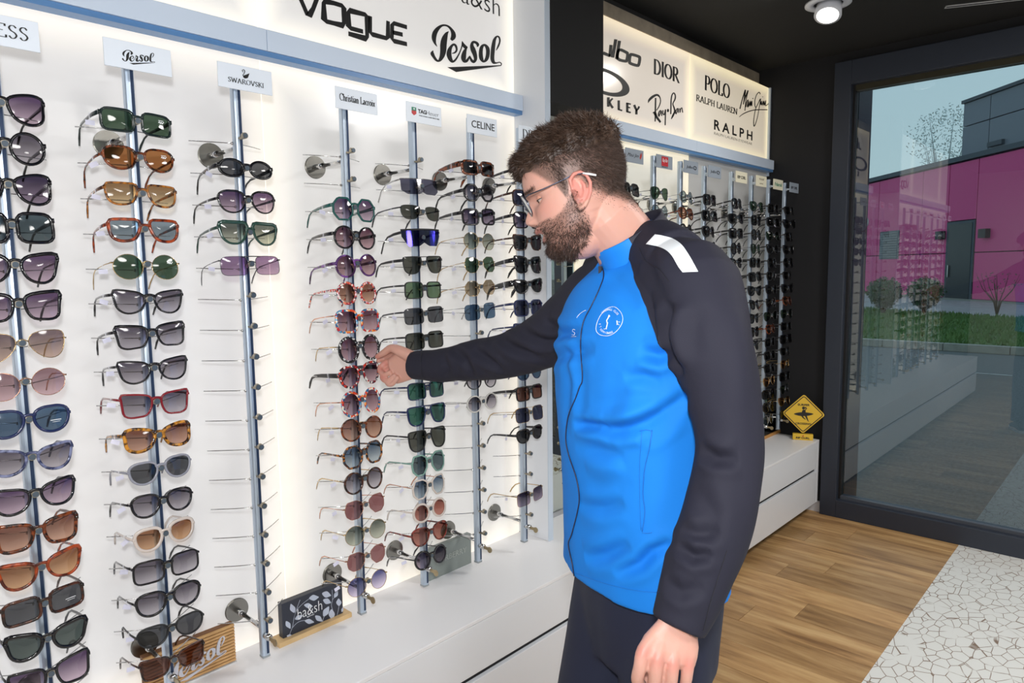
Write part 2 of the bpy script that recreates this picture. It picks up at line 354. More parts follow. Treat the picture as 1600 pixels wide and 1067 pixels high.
sbox('wall_front',-2.6,WX,-5.2,-5.1,0,CEIL,unseen)
sbox('wall_left',-2.7,-2.6,-5.2,.2,0,CEIL,unseen)
sbox('wall_right',WX,WX+.2,-.385,.06,0,CEIL,black_wall)
sbox('wall_right_lintel',WX,WX+.2,-5.2,-.385,2.60,CEIL,black_wall)
MB().box(WX-.01,WX,-.385,-.30,0,.065).build('baseboard_right',mat('white_skirting',(214,214,218),rough=.4)); tag(bpy.data.objects['baseboard_right'],kind='structure')
# window: frame members and panes
glass,n,o_=nodes_mat('tinted_window_glass')
tr=n.nodes.new('ShaderNodeBsdfTransparent'); tr.inputs[0].default_value=(.72,.78,.78,1)
gl=n.nodes.new('ShaderNodeBsdfGlossy'); gl.inputs['Roughness'].default_value=.003
fr=n.nodes.new('ShaderNodeFresnel'); fr.inputs[0].default_value=1.52
ml=n.nodes.new('ShaderNodeMath'); ml.operation='MULTIPLY'; ml.use_clamp=True; ml.inputs[1].default_value=2.6; n.links.new(fr.outputs[0],ml.inputs[0])
mx=n.nodes.new('ShaderNodeMixShader'); n.links.new(ml.outputs[0],mx.inputs[0]); n.links.new(tr.outputs[0],mx.inputs[1]); n.links.new(gl.outputs[0],mx.inputs[2]); n.links.new(mx.outputs[0],o_.inputs[0])
win=empty('window_1',(WX,-1.0,0),kind='structure')
def wpart(name,y0,y1,z0,z1,x0,x1,m,bev=0):
    MB().box(x0-WX,x1-WX,y0+1.0,y1+1.0,z0,z1,bev=bev).build(name,m,win)
MUL=[-1.58,-3.3]
wpart('frame',-.475,-.385,0,2.60,WX-.04,WX+.10,frame_paint,.003)
wpart('frame',-5.1,-.475,2.47,2.60,WX-.04,WX+.10,frame_paint,.003)
wpart('frame',-5.1,-.475,0,.105,WX-.04,WX+.10,frame_paint,.003)
wpart('glazing_bead',-.487,-.475,.105,2.47,WX+.0,WX+.06,mat('black_gasket',(12,12,14),rough=.6))
wpart('glazing_bead',-5.1,-.487,.105,.122,WX+.0,WX+.06,mat('grey_gasket',(70,74,82),rough=.4))
wpart('glazing_bead',-5.1,-.487,2.44,2.47,WX+.0,WX+.06,mat('bronze_bead',(70,66,52),rough=.3,metal=.5))
ys=[-.487]+MUL+[-5.1]
for a in MUL: wpart('mullion',a-.075,a,.1,2.47,WX-.04,WX+.10,frame_paint,.003)
for a,b in zip(ys[:-1],ys[1:]):
    wpart('pane',(b),(a if a==-.487 else a-.075),.12,2.45,WX+.028,WX+.030,glass)
# outer reveal behind the window
sbox('wall_right_reveal',WX+.10,WX+.34,-.478,-.385,-.1,2.75,frame_paint)
# ceiling fittings
t=empty('ceiling_spotlight',(3.36,-.615,CEIL),label='white adjustable ceiling spotlight glowing in the black ceiling',cat='ceiling light')
def ringm(r0,r1,z0,z1,n=32):
    m=MB(); vs=[]
    for r,z in ((r0,z0),(r1,z0),(r1,z1),(r0,z1)): vs+=[(r*math.cos(2*math.pi*i/n),r*math.sin(2*math.pi*i/n),z) for i in range(n)]
    fs=[(k*n+i,k*n+(i+1)%n,((k+1)%4)*n+(i+1)%n,((k+1)%4)*n+i) for k in range(4) for i in range(n)]
    return m.add(vs,fs)
ringm(.062,.098,-.008,0).build('trim_ring',mat('white_enamel',(225,228,236),rough=.35),t,True)
ax=Vector((-.42,-.05,-.9)).normalized()
MB().tube([Vector((0.02,0,.01)),Vector((.02,0,.01))+ax*.05,Vector((.02,0,.01))+ax*.075],[.05,.056,.058],28).build('lamp_head',mat('white_enamel'),t,True)
MB().tube([Vector((.02,0,.01))+ax*.0745,Vector((.02,0,.01))+ax*.078],[.046,.046],28).build('lamp_disc',mat('lamp_glow',(255,250,235),emit=((255,250,240),9)),t)
sl=empty('ceiling_vent',(0,0,CEIL),label='thin linear slot diffuser with white edges in the black ceiling',cat='vent')
p0=Vector((3.80,-.985,0)); p1=Vector((4.10,-1.62,0)); d=(p1-p0).normalized(); q=d.cross(Vector((0,0,1)))
Tm=Matrix.Translation(p0)@Matrix(((d.x,q.x,0),(d.y,q.y,0),(0,0,1))).to_4x4()
we=mat('white_metal_edge',(190,190,192),rough=.4)
MB().box(0,.7,-.014,-.010,-.004,0,Tm).build('edge',we,sl); MB().box(0,.7,.010,.014,-.004,0,Tm).build('edge',we,sl)
MB().box(0,.004,-.014,.014,-.004,0,Tm).build('edge',we,sl); MB().box(.004,.7,-.010,.010,-.002,0,Tm).build('slot',darkgap,sl)
# ------------------------------------------------------------------ backlit material
def backlit(name,base,edge,x0,x1,z0,z1,strength,glow=.35,wid=.12):
    m,n,o_=nodes_mat(name); t=n.nodes.new('ShaderNodeTexCoord'); s=n.nodes.new('ShaderNodeSeparateXYZ'); n.links.new(t.outputs['Object'],s.inputs[0])
    def dist(sock,v):
        a=n.nodes.new('ShaderNodeMath'); a.operation='SUBTRACT'; n.links.new(sock,a.inputs[0]); a.inputs[1].default_value=v
        b=n.nodes.new('ShaderNodeMath'); b.operation='ABSOLUTE'; n.links.new(a.outputs[0],b.inputs[0]); return b.outputs[0]
    cur=None
    for sock,v in ((s.outputs['X'],x0),(s.outputs['X'],x1),(s.outputs['Z'],z0),(s.outputs['Z'],z1)):
        dd=dist(sock,v)
        if cur is None: cur=dd
        else:
            k=n.nodes.new('ShaderNodeMath'); k.operation='MINIMUM'; n.links.new(cur,k.inputs[0]); n.links.new(dd,k.inputs[1]); cur=k.outputs[0]
    r=n.nodes.new('ShaderNodeMapRange'); r.interpolation_type='SMOOTHSTEP'; r.inputs[1].default_value=0; r.inputs[2].default_value=wid; r.inputs[3].default_value=1; r.inputs[4].default_value=0; n.links.new(cur,r.inputs[0])
    mx=n.nodes.new('ShaderNodeMix'); mx.data_type='RGBA'; mx.inputs[6].default_value=(*s2l(base),1); mx.inputs[7].default_value=(*s2l(edge),1); n.links.new(r.outputs[0],mx.inputs[0])
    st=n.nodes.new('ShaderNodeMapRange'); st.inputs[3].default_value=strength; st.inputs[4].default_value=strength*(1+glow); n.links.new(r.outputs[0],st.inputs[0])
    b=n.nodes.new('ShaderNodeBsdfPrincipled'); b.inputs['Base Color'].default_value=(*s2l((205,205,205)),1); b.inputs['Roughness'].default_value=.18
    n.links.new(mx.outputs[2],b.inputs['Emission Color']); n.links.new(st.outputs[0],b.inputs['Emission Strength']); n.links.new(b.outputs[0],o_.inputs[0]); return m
ZB,ZR0,ZR1,ZT=.45,2.04,2.108,2.54
def unit(label,x0,x1,splits,sp):
    u=empty('display_wall_unit',((x0+x1)/2,0,ZB),label=label,cat='display unit')
    inv=Matrix.Translation((-(x0+x1)/2,0,-ZB)); u['x0']=x0
    def P(name,mb,m,par=None,smooth=False):
        o=mb.build(name,m,par or u,smooth)
        if par is None: o.matrix_parent_inverse=inv
        return o
    xs=[x0]+splits+[x1]; pans=[]
    for i,(a,b) in enumerate(zip(xs[:-1],xs[1:])):
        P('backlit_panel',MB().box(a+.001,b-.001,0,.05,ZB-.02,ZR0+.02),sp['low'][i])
        pans.append(P('sign_light_box',MB().box(a+.001,b-.001,0,.05,ZR1-.01,sp['top']),sp['up'][i]))
        P('rail',MB().box(a+.0008,b-.0008,-.045,0,ZR0+.014,ZR1,bev=.001),mat('white_rail',(218,232,250),rough=.4))
        P('rail_film_edge',MB().box(a,b,-.040,0,ZR0,ZR0+.0135),mat('blue_film',(92,138,190),rough=.3))
    del u['x0']
    return u,P,pans
low1=[backlit('backlit_cream_a',(222,218,216),(255,244,226),-.2,.935,.45,2.04,.39,.55,.12),backlit('backlit_cream_b',(220,216,210),(255,244,224),.935,1.93,.45,2.04,.42,.55,.13)]
up1=[backlit('sign_glow_a',(214,212,212),(255,246,226),-.2,.935,2.10,2.74,.55,.45,.1),backlit('sign_glow_b',(224,220,216),(255,246,226),.935,1.93,2.10,2.74,.55,.5,.1)]
u1,P1,pans1=unit('tall backlit cream display wall in the foreground with signs above the sunglasses',-.55,1.93,[.935],dict(low=low1,up=up1,top=CEIL))
P1('side_panel',MB().box(1.93,1.953,-.15,.05,ZB+.0005,CEIL,bev=.001),white_lam)
P1('edge_strip',MB().box(1.9285,1.9545,-.1535,-.1503,ZB+.0005,CEIL),mat('pale_edge',(196,208,222),rough=.3))
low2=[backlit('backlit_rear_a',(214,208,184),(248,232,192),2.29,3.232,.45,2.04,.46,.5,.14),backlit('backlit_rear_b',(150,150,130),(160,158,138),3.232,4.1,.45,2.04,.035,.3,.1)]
up2=[backlit('sign_glow_c',(226,208,186),(255,232,190),2.29,3.232,2.10,2.54,.50,.45,.08),backlit('sign_glow_d',(236,218,186),(255,236,186),3.232,4.19,2.10,2.54,.50,.45,.08)]
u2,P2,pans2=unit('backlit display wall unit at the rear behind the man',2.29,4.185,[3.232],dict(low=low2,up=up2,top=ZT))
P2('wood_fascia',MB().box(2.29,4.04,-.004,.05,ZT+.001,ZT+.056),mat('grey_oak_fascia',(150,138,120),rough=.6,noise=(14,(122,112,98),.2)))
P2('end_cap',MB().box(4.185,4.198,-.012,.05,2.02,ZT),mat('pale_edge'))
# black header box, grey panel and mirror between the units
tag(MB().box(1.956,2.282,-.15,.04,2.075,CEIL).build('trim_1',mat('black_header',(15,15,17),rough=.85)),kind='structure')
tag(MB().box(1.956,2.285,.0,.05,1.99,2.075).build('trim_2',mat('pale_grey_panel',(176,176,170),rough=.6)),kind='structure')
mir=mat('mirror_glass',(205,212,208),rough=.01,metal=1)
mr=empty('wall_mirror',(2.12,0,ZB),label='tall narrow mirror between the two display walls reflecting the window',cat='mirror')
MB().box(-.155,.163,.0,.006,.02,1.54).build('glass',mir,mr); MB().box(-.163,.169,-.006,.01,0,.02).build('bottom_rail',mat('silver_rail',(190,192,196),rough=.3,metal=.8),mr)
# ------------------------------------------------------------------ counter
CT=.45; CY=-.366
c=empty('display_counter',(1.8,-.18,0),label='long low white drawer counter under the sunglasses display walls',cat='counter')
def CP(name,x0,x1,y0,y1,z0,z1,m,bev=.0015):
    o=MB().box(x0,x1,y0,y1,z0,z1,bev=bev).build(name,m,c); o.matrix_parent_inverse=Matrix.Translation((-1.8,.18,0)); return o
CP('counter_top',-.6,4.165,CY-.004,-.0015,CT-.012,CT,white_top)
CP('carcass',-.6,4.14,CY+.03,-.002,.07,CT-.013,darkgap,0)
CP('end_panel',4.142,4.165,CY-.004,-.0015,.07,CT-.013,white_lam)
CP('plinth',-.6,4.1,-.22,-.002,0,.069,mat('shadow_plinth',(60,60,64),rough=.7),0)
for a,b in ((-.6,.9),(.9,2.4),(2.4,4.138)):
    CP('drawer_front',a+.0015,b-.0015,CY-.003,CY+.018,.283,CT-.0135,white_lam)
    CP('drawer_front',a+.0015,b-.0015,CY-.003,CY+.018,.07,.262,white_lam)
CP('grip_profile',-.6,4.138,CY+.012,CY+.028,.262,.283,darkgap,0)
# ================================================================== LETTERING ON THE LIGHT BOXES
TW=lambda a,b,h:(a,-.0006-h,b)
def za(x,y): p=onY(420+x/3.5556,y/3.5556,0); return (p[0],p[2])      # crop A of the photograph -> sign plane (X, Z)
def zb(x,y): p=onY(850+x/3.5556,y/3.5556,0); return (p[0],p[2])      # crop B
def K(f,pts): return [f(*p) for p in pts]
def letters(par,items,name='lettering',nib=None):
    mb=MB()
    for it in items: ribbon(mb,it[0],it[1],TW,nib=(nib[0]*it[1],nib[1]*it[1]) if nib else (it[2] if len(it)>2 else None),closed=it[3] if len(it)>3 else False)
    return mb.build(name,ink,par)
w=.0125
vog=[(K(za,[(150,-55),(180,5),(212,80),(226,84),(245,50),(262,5),(282,-55)]),w),
 (K(za,[(312,8),(360,18),(405,32),(416,46),(416,128),(408,142),(360,130),(320,120),(306,108),(304,18)]),w,None,True),
 (K(za,[(522,176),(455,158),(442,145),(441,70),(450,60),(535,82),(545,95),(545,205),(537,215),(440,187)]),w),
 (K(za,[(562,90),(562,178),(575,192),(652,213),(661,205),(661,118)]),w),
 (K(za,[(766,152),(694,130),(684,142),(683,215),(696,229),(766,246)]),w),(K(za,[(686,180),(742,193)]),w)]
letters(pans1[1],vog)
def TCr(x0,y0,sc): 
    def T(a,b,h): p=onY(x0+a/sc,y0+b/sc,0); return (p[0],-.0006-h,p[2])
    return T
def script(par,strokes,T,name='lettering',extra=(),k=4):
    """pen strokes (x,y,width) traced from the sign, laid on the sign plane"""
    mb=MB()
    for st in strokes:
        cl=st[0]=='c'; q=st[1:] if cl else st; P_=cat_rom(list(q),k,cl) if len(q)>2 else list(q)
        ribbon(mb,[(p[0],p[1]) for p in P_],[max(2.,p[2]) for p in P_],T,closed=cl)
    for pg in extra:
        n=len(pg); a=[T(*p,0) for p in pg]; b=[T(*p,.0012) for p in pg]; mb.add(a+b,[tuple(range(n)),tuple(range(2*n-1,n-1,-1))]+[(i,(i+1)%n,n+(i+1)%n,n+i) for i in range(n)])
    return mb.build(name,ink,par)
PERS=[[(258,490,4),(222,430,36),(202,340,76),(218,250,84),(268,172,66),(340,118,40),(410,112,30),(468,138,34),(515,190,46),(545,250,72),(550,310,84),(530,350,70),(508,376,40)],
 [(462,222,8),(425,262,56),(390,350,100),(372,450,112),(368,560,106),(350,650,86),(315,722,58),(280,748,34),(240,728,40),(200,672,48),(170,610,58),(186,560,6)],
 [(520,612,10),(575,598,28),(608,548,30),(592,480,36),(555,452,36),(512,488,46),(478,560,74),(472,640,84),(498,718,66),(535,758,42),(585,728,32),(640,640,22),(680,550,18),(704,470,18),(706,395,6)],
 [(706,395,6),(722,450,46),(765,500,56),(798,500,30)],[(798,498,12),(765,545,44),(742,610,74),(730,690,86),(745,748,56),(790,742,46),(838,668,22)],
 [(838,655,16),(870,730,40),(912,762,46),(944,715,54),(932,630,72),(900,545,84),(878,470,58),(898,412,42),(950,418,42),(985,455,46),(975,495,16)],
 ['c',(1105,460,34),(1055,500,56),(1038,600,66),(1048,700,66),(1088,758,34),(1140,715,58),(1165,620,64),(1158,520,62)],
 [(1312,560,8),(1350,485,28),(1378,400,26),(1368,330,26),(1328,308,26),(1285,365,50),(1262,480,66),(1250,600,68),(1245,700,66),(1265,768,54),(1310,784,26),(1375,770,16),(1407,798,15),(1398,826,14)]]
PSW=[(440,858),(600,945),(1400,836),(1398,822),(900,842)]
TPers=TCr(660,30,11.43)
script(pans1[1],PERS,TPers,extra=[PSW])
put_sans('ba&sh',ink,pans1[1],(1.742,-.001,2.409),width=.235,height=.062,bold=-.012)
# rear boxes
script(pans2[0],[[(45,250,38),(128,284,34)],[(127,296,36),(140,155,36)],[(160,305,36),(197,88,36)],[(207,322,36),(240,105,36)],['c',(235,214,33),(315,240,33),(337,262,33),(330,325,33),(312,348,33),(218,316,33)],['c',(385,268,33),(462,290,33),(482,312,33),(472,382,33),(452,400,33),(375,376,33),(360,352,33),(368,285,33)]],TCr(936,50,7.62),k=3)
def ell_ring(cx,cz,rx,rz,t0,t1,par):
    mb=MB(); n=48; vs=[];
    for k,(a,b) in enumerate(((rx,rz),(rx-t0,rz-t1))):
        for h in (-.0018,-.0006): vs+=[(cx+a*math.cos(2*math.pi*i/n),h,cz+b*math.sin(2*math.pi*i/n)) for i in range(n)]
    o_=[0,1,3,2]; fs=[(o_[k]*n+i,o_[k]*n+(i+1)%n,o_[(k+1)%4]*n+(i+1)%n,o_[(k+1)%4]*n+i) for k in range(4) for i in range(n)]
    mb.add(vs,fs); return mb.build('lettering',ink,par)
ell_ring(2.505,2.270,.185,.054,.055,.014,pans2[0])
script(pans2[0],[[(108,778,30),(108,890,30)],[(160,792,20),(122,838,22),(162,905,26)],[(232,815,26),(232,926,26)],[(222,920,18),(273,936,18)],[(333,843,26),(333,950,26)],[(322,848,16),(375,860,16)],[(333,894,14),(368,903,14)],[(322,946,18),(375,960,18)],[(416,868,26),(446,932,24),(476,886,20)],[(442,920,26),(442,982,26)]],TCr(936,50,7.62),k=2)
mb=MB(); serif_text(mb,'DIOR',2.890,3.122,2.378,.066,TW,.25,.06); mb.build('lettering',ink,pans2[0])
script(pans2[0],[[(125,430,6),(150,360,50),(230,280,64),(330,225,52),(390,240,44),(432,300,24),(445,400,22),(405,525,22),(340,625,20)],[(318,300,34),(312,600,34),(306,915,26)],[(240,690,8),(292,690,66),(340,790,56),(445,935,48)],
 [(460,620,12),(425,640,24),(395,720,30),(405,775,24),(440,705,20),(462,640,24),(480,770,22)],[(510,620,24),(506,700,24),(540,738,22),(575,610,24)],[(575,600,26),(572,800,28),(566,1012,26)],[(612,628,50),(638,628,84),(664,628,50)],
 [(712,722,26),(718,500,28),(722,350,28),(745,225,26),(790,172,28),(830,235,28),(822,335,30),(768,452,22),(798,555,30),(815,650,36),(770,760,44),(725,852,14)],[(905,570,14),(870,590,24),(840,660,26),(850,712,22),(888,640,18),(905,582,22),(912,692,20)],[(945,570,20),(955,682,20),(966,602,16),(1000,560,20),(1022,682,20)]],TCr(1005,135,16.667))
mb=MB(); serif_text(mb,'POLO',3.385,3.672,2.392,.072,TW,.24,.055); mb.build('lettering',ink,pans2[1])
mb=MB(); serif_text(mb,'RALPH LAUREN',3.298,3.768,2.322,.030,TW,.26,.09); mb.build('lettering',ink,pans2[1])
script(pans2[1],[[(112,580,22),(165,370,18),(236,150,28)],[(236,150,26),(215,330,22),(190,480,16)],[(190,480,14),(240,300,18),(296,165,26)],[(296,165,24),(250,380,16),(225,620,14)],[(250,540,16),(262,430,12),(298,372,12),(278,480,12),(290,540,14),(305,400,10),(306,525,14),(338,400,10),(336,520,14),(364,400,10),(360,512,12),(386,400,10),(382,520,14)],[(402,335,16),(406,355,16)],
 [(572,250,12),(545,205,18),(490,260,14),(452,380,14),(450,500,14),(475,542,16),(522,460,14),(578,350,16),(545,560,12),(500,800,12),(437,970,16),(422,880,14),(440,700,12),(475,545,14)],[(578,390,12),(582,490,12),(600,400,12),(606,500,12),(638,400,12),(636,500,12),(662,400,12),(662,500,12),(696,390,12),(690,510,14),(770,445,12)],[(625,300,14),(628,314,14)],[(95,760,10),(190,690,18),(330,630,20),(480,600,20),(730,598,18)]],TCr(1148,130,14.417))
put_sans('R A L P H',ink,pans2[1],(3.735,-.001,2.231),width=.475,height=.052,bold=.02)
put_sans('RALPH LAUREN EYEWEAR',ink,pans2[1],(3.735,-.001,2.186),width=.47,height=.014,bold=-.02)
# ================================================================== POLES WITH BRAND PLATES
RZ=lambda r:1.798-.0747*r
PX=[.319,.554,.788,1.086,1.320,1.554,1.787]
PB=[2.412,2.643,2.872,3.099,3.388,3.627,3.849,4.078]
PY_=-.155; NR=17
plate_white=mat('plate_white',(232,240,250),rough=.35); plate_cream=mat('plate_cream',(226,220,196),rough=.5); plate_grey=mat('plate_grey',(150,160,172),rough=.5)
hookm=mat('hook_steel',(170,160,142),rough=.3,metal=1); tipm=mat('hook_tip',(84,96,108),rough=.3,metal=.3); keym=mat('brass_key',(176,160,128),rough=.35,metal=.9)
def make_pole(fine=True):
    t=empty('display_pole',(0,PY_,.45))
    # aluminium profile with front channel
    pr=[(-.0098,.007),(-.0102,0),(-.0096,-.006),(-.0078,-.0088),(-.004,-.0102),(.0003,-.0108),(.0070,-.0104),(.0088,-.0080),(.0098,-.004),(.0100,.004),(.0085,.0085),(-.0070,.0095)]
    MB().prism(pr,.05,1.507,'z').build('pole_profile',alu,t)
    MB().box(.0005,.0068,-.0112,-.0100,.055,1.50).build('channel_strip',mat('channel_shadow',(44,62,92),rough=.4,metal=.4),t)
    MB().box(-.010,.010,-.010,.010,.044,.05,bev=.001).build('end_cap',mat('grey_cap',(150,156,160),rough=.5),t)
    hk=MB(); hk.box(-.004,.004,-.022,-.006,-.004,.0).tube([(0,-.018,-.003),(0,-.030,-.002),(0,-.033,.004),(0,-.034,.008)],[.0035,.0035,.004,.0045],8)
    hk.cyl((0,-.030,.001),(0,-.0395,.001),.0072,14); hkm=hk.mesh('hook',[hookm,tipm])
    tp=MB(); tp.cyl((0,-.0396,.001),(0,-.0415,.001),.0058,12); tpm=tp.mesh('hook_tip',tipm)
    wr=MB(); pts=[(x,.008+.056*(abs(x)/.089)**1.25,-.012+.004*(abs(x)/.089)) for x in np.linspace(-.089,.089,13)]
    wr.tube(pts,.0013,5); wr.box(-.012,.012,.006,.011,-.015,-.009); wrm=wr.mesh('temple_rest',chrome)
    for r in range(NR):
        z=RZ(r)-.45
        o=link('hook',hkm,None,t,False); o.location=(0,0,z); o2=link('hook_tip',tpm,None,o,False)
        o=link('temple_rest',wrm,None,t); o.location=(0,0,z)
    for z,nm in ((1.775,'standoff'),(.568,'standoff')):
        z-=.45; m=MB().cyl((0,.153,z),(0,.150,z),.032,28).cyl((0,.150,z),(0,.146,z),.031,28)
        o=m.build('standoff_disc',mat('satin_steel',(150,148,142),rough=.25,metal=1),t)
        MB().cyl((0,.149,z),(0,.11,z),.0075,14).cyl((0,.11,z),(0,.0,z),.0055,12).build('standoff_rod',chrome,t,True)
    z=.555-.45
    MB().tube([(0,-.006,z),(0,-.03,z)],[.0085,.0085],16).build('lock_barrel',chrome,t,True)
    MB().box(-.0012,.0012,-.05,-.03,-.006+z,.004+z).cyl((-.0015,-.056,z-.003),(.0015,-.056,z-.003),.010,14).build('key',keym,t)
    return t
pole0=make_pole()
poles=[]
ordw=['leftmost','second','third','fourth','fifth','sixth','seventh']
pl=['leftmost silver display pole, cut by the left picture edge','second silver display pole from the left, under the plate with bold script','third display pole from the left, mostly empty below four pairs','fourth display pole from the left, where the man reaches','fifth display pole from the left, behind the man\'s hand','sixth display pole from the left, empty in its lower half','seventh display pole, last before the white side panel']
rl=['first rear display pole, mostly hidden behind the man\'s head','second rear display pole, above the man\'s collar','third rear display pole, above the man\'s white shoulder stripe','fourth rear display pole, just right of the white stripe','fifth rear display pole, meeting the man\'s sleeve','sixth rear display pole, beside the man\'s upper arm','seventh rear display pole, second from the dark wall','eighth rear display pole, nearest the dark wall']
for i,(x,l,g) in enumerate([(x,l,'front display poles') for x,l in zip(PX,pl)]+[(x,l,'rear display poles') for x,l in zip(PB,rl)]):
    o=pole0 if i==0 else copy_tree(pole0); o.location=(x,PY_,.45); tag(o,l,'display pole',g); poles.append(o)
def plate(x,label,m,w=.130,group='brand plates on the front poles'):
    t=empty('brand_plate',(x,-.21,1.897),label=label,cat='sign plate',group=group)
    MB().box(-w/2,w/2,-.0015,.0015,0,.055,bev=.0006).build('plate',m,t)
    MB().box(-.005,.005,.0015,.045,.018,.026).box(-.0115,.0115,.043,.0445,.014,.030).build('clip',mat('clear_clip',(214,224,232),rough=.3),t)
    return t
TP=lambda a,b,h:(a,-.0018-h,b)
p=plate(PX[0],'white brand plate reading GUESS in serif capitals',plate_white)
mb=MB(); serif_text(mb,'GUESS',-.050,.048,.016,.024,TP,.12,.035); mb.build('lettering',ink,p)
p=plate(PX[1]+.004,'white brand plate reading Persol in bold black script',plate_white)
script(p,PERS,lambda a,b,h:((TPers(a,b,0)[0]-1.700)*.19,-.0018-h*.4,.0275+(TPers(a,b,0)[2]-2.232)*.19),extra=[PSW],k=3)
p=plate(PX[2],'white brand plate reading SWAROVSKI under a small swan',plate_white)
mb=MB(); serif_text(mb,'SWAROVSKI',-.043,.043,.014,.0105,TP,.13,.04)
mb.build('lettering',ink,p); mb=MB()
ribbon(mb,cat_rom([(-.006,.041),(-.008,.044),(-.005,.0465),(-.002,.044),(-.004,.038),(-.007,.034),(-.004,.030),(.002,.029)],4),[.0012]*29+[.0012]*60,TP)
mb.prism([(-.006,.033),(.009,.041),(.0045,.030),(-.002,.0275),(-.006,.029)],-.0030,-.0018,'y'); mb.build('swan_mark',ink,p)
p=plate(PX[3]+.006,'white brand plate reading Christian Lacroix',plate_white)
mb=MB(); serif_text(mb,'Christian Lacroix',-.054,.056,.021,.0175,TP,.10,.05); mb.build('lettering',ink,p)
p=plate(PX[4],'white brand plate reading TAG Heuer beside a green and red shield',plate_white)
put_sans('TAG',ink,p,(-.008,-.0019,.033),width=.030,height=.0115,bold=.03); put_sans('Heuer',mat('dark_grey_ink',(70,72,78)),p,(.031,-.0019,.033),width=.046,height=.0115,bold=-.02)
put_sans('SWISS AVANT-GARDE SINCE 1860',mat('dark_grey_ink'),p,(.018,-.0019,.021),width=.076,height=.0032)
sh=MB().prism([(-.046,.0315),(-.030,.0315),(-.030,.024),(-.038,.019),(-.046,.024)],-.0026,-.0016,'y').build('shield',mat('shield_red',(205,70,72),rough=.5),p)
MB().prism([(-.046,.0410),(-.030,.0410),(-.030,.0318),(-.046,.0318)],-.0026,-.0016,'y').build('shield',mat('shield_green',(52,140,112),rough=.5),p)
MB().prism([(-.041,.0385),(-.035,.0385),(-.035,.0345),(-.041,.0345)],-.0030,-.0027,'y').build('shield_mark',mat('paper_white',(236,238,240)),p)
p=plate(PX[5],'white brand plate reading CELINE in bold capitals',plate_white); put_sans('CELINE',ink,p,(.003,-.0019,.028),width=.100,height=.0215,bold=.005)
p=plate(PX[6],'white brand plate reading DIOR, half hidden by the man\'s hair',plate_white)
mb=MB(); serif_text(mb,'DIOR',-.048,.048,.014,.029,TP,.13,.03); mb.build('lettering',ink,p)
RG='brand plates on the rear poles'
p=plate(PB[0],'grey brand plate with thin Maui Jim script and a red bird',plate_grey,group=RG); put_sans('Maui Jim',ink,p,(-.012,-.0019,.028),width=.080,height=.018,bold=-.01,shear=.5)
MB().prism([(.036,.024),(.042,.044),(.044,.034),(.052,.046),(.050,.030),(.042,.018)],-.0026,-.0016,'y').build('bird_mark',mat('bird_red',(190,52,44)),p)
p=plate(PB[1],'grey brand plate with a red square and white script',plate_grey,group=RG); MB().box(-.026,.026,-.0030,-.0016,.010,.049).build('red_square',mat('square_red',(196,40,48),rough=.5),p)
put_sans('Ray-Ban',mat('paper_white'),p,(0,-.0034,.032),width=.042,height=.019,bold=-.005,shear=.4); put_sans('GENUINE SINCE 1937',ink,p,(0,-.0019,.006),width=.05,height=.003)
for i,nm in ((2,'nearer'),(3,'farther')):
    p=plate(PB[i],'grey brand plate reading Julbo, %s one of the two alike'%nm,plate_grey,group=RG); put_sans('Julbo',ink,p,(-.014,-.0019,.026),width=.058,height=.016,shear=.2)
    ribbon_m=MB(); ribbon(ribbon_m,cat_rom([(.026,.020),(.022,.032),(.034,.034),(.046,.030),(.040,.020),(.030,.022)],3),.003,TP); ribbon_m.build('logo_mark',ink,p)
p=plate(PB[4],'cream brand plate with small dark capitals on a rear pole',plate_cream,group=RG); put_sans('RIP CURL',ink,p,(0,-.0019,.027),width=.092,height=.015,bold=.02)
p=plate(PB[5],'cream brand plate with three tiny lines of brown capitals',plate_cream,group=RG); bi=mat('brown_ink',(120,104,84)); put_sans('VOGUE',bi,p,(0,-.0019,.038),width=.06,height=.010); put_sans('eyewear',bi,p,(0,-.0019,.014),width=.045,height=.006)
p=plate(PB[6],'pale brand plate with small green lettering on a rear pole',plate_cream,group=RG); put_sans('Polaroid',mat('green_ink',(86,140,112)),p,(0,-.0019,.028),width=.095,height=.020,bold=.02)
p=plate(PB[7],'grey brand plate with dark capitals on the rearmost pole',plate_grey,group=RG); put_sans('RIP CURL',ink,p,(0,-.0019,.027),width=.092,height=.015,bold=.02)
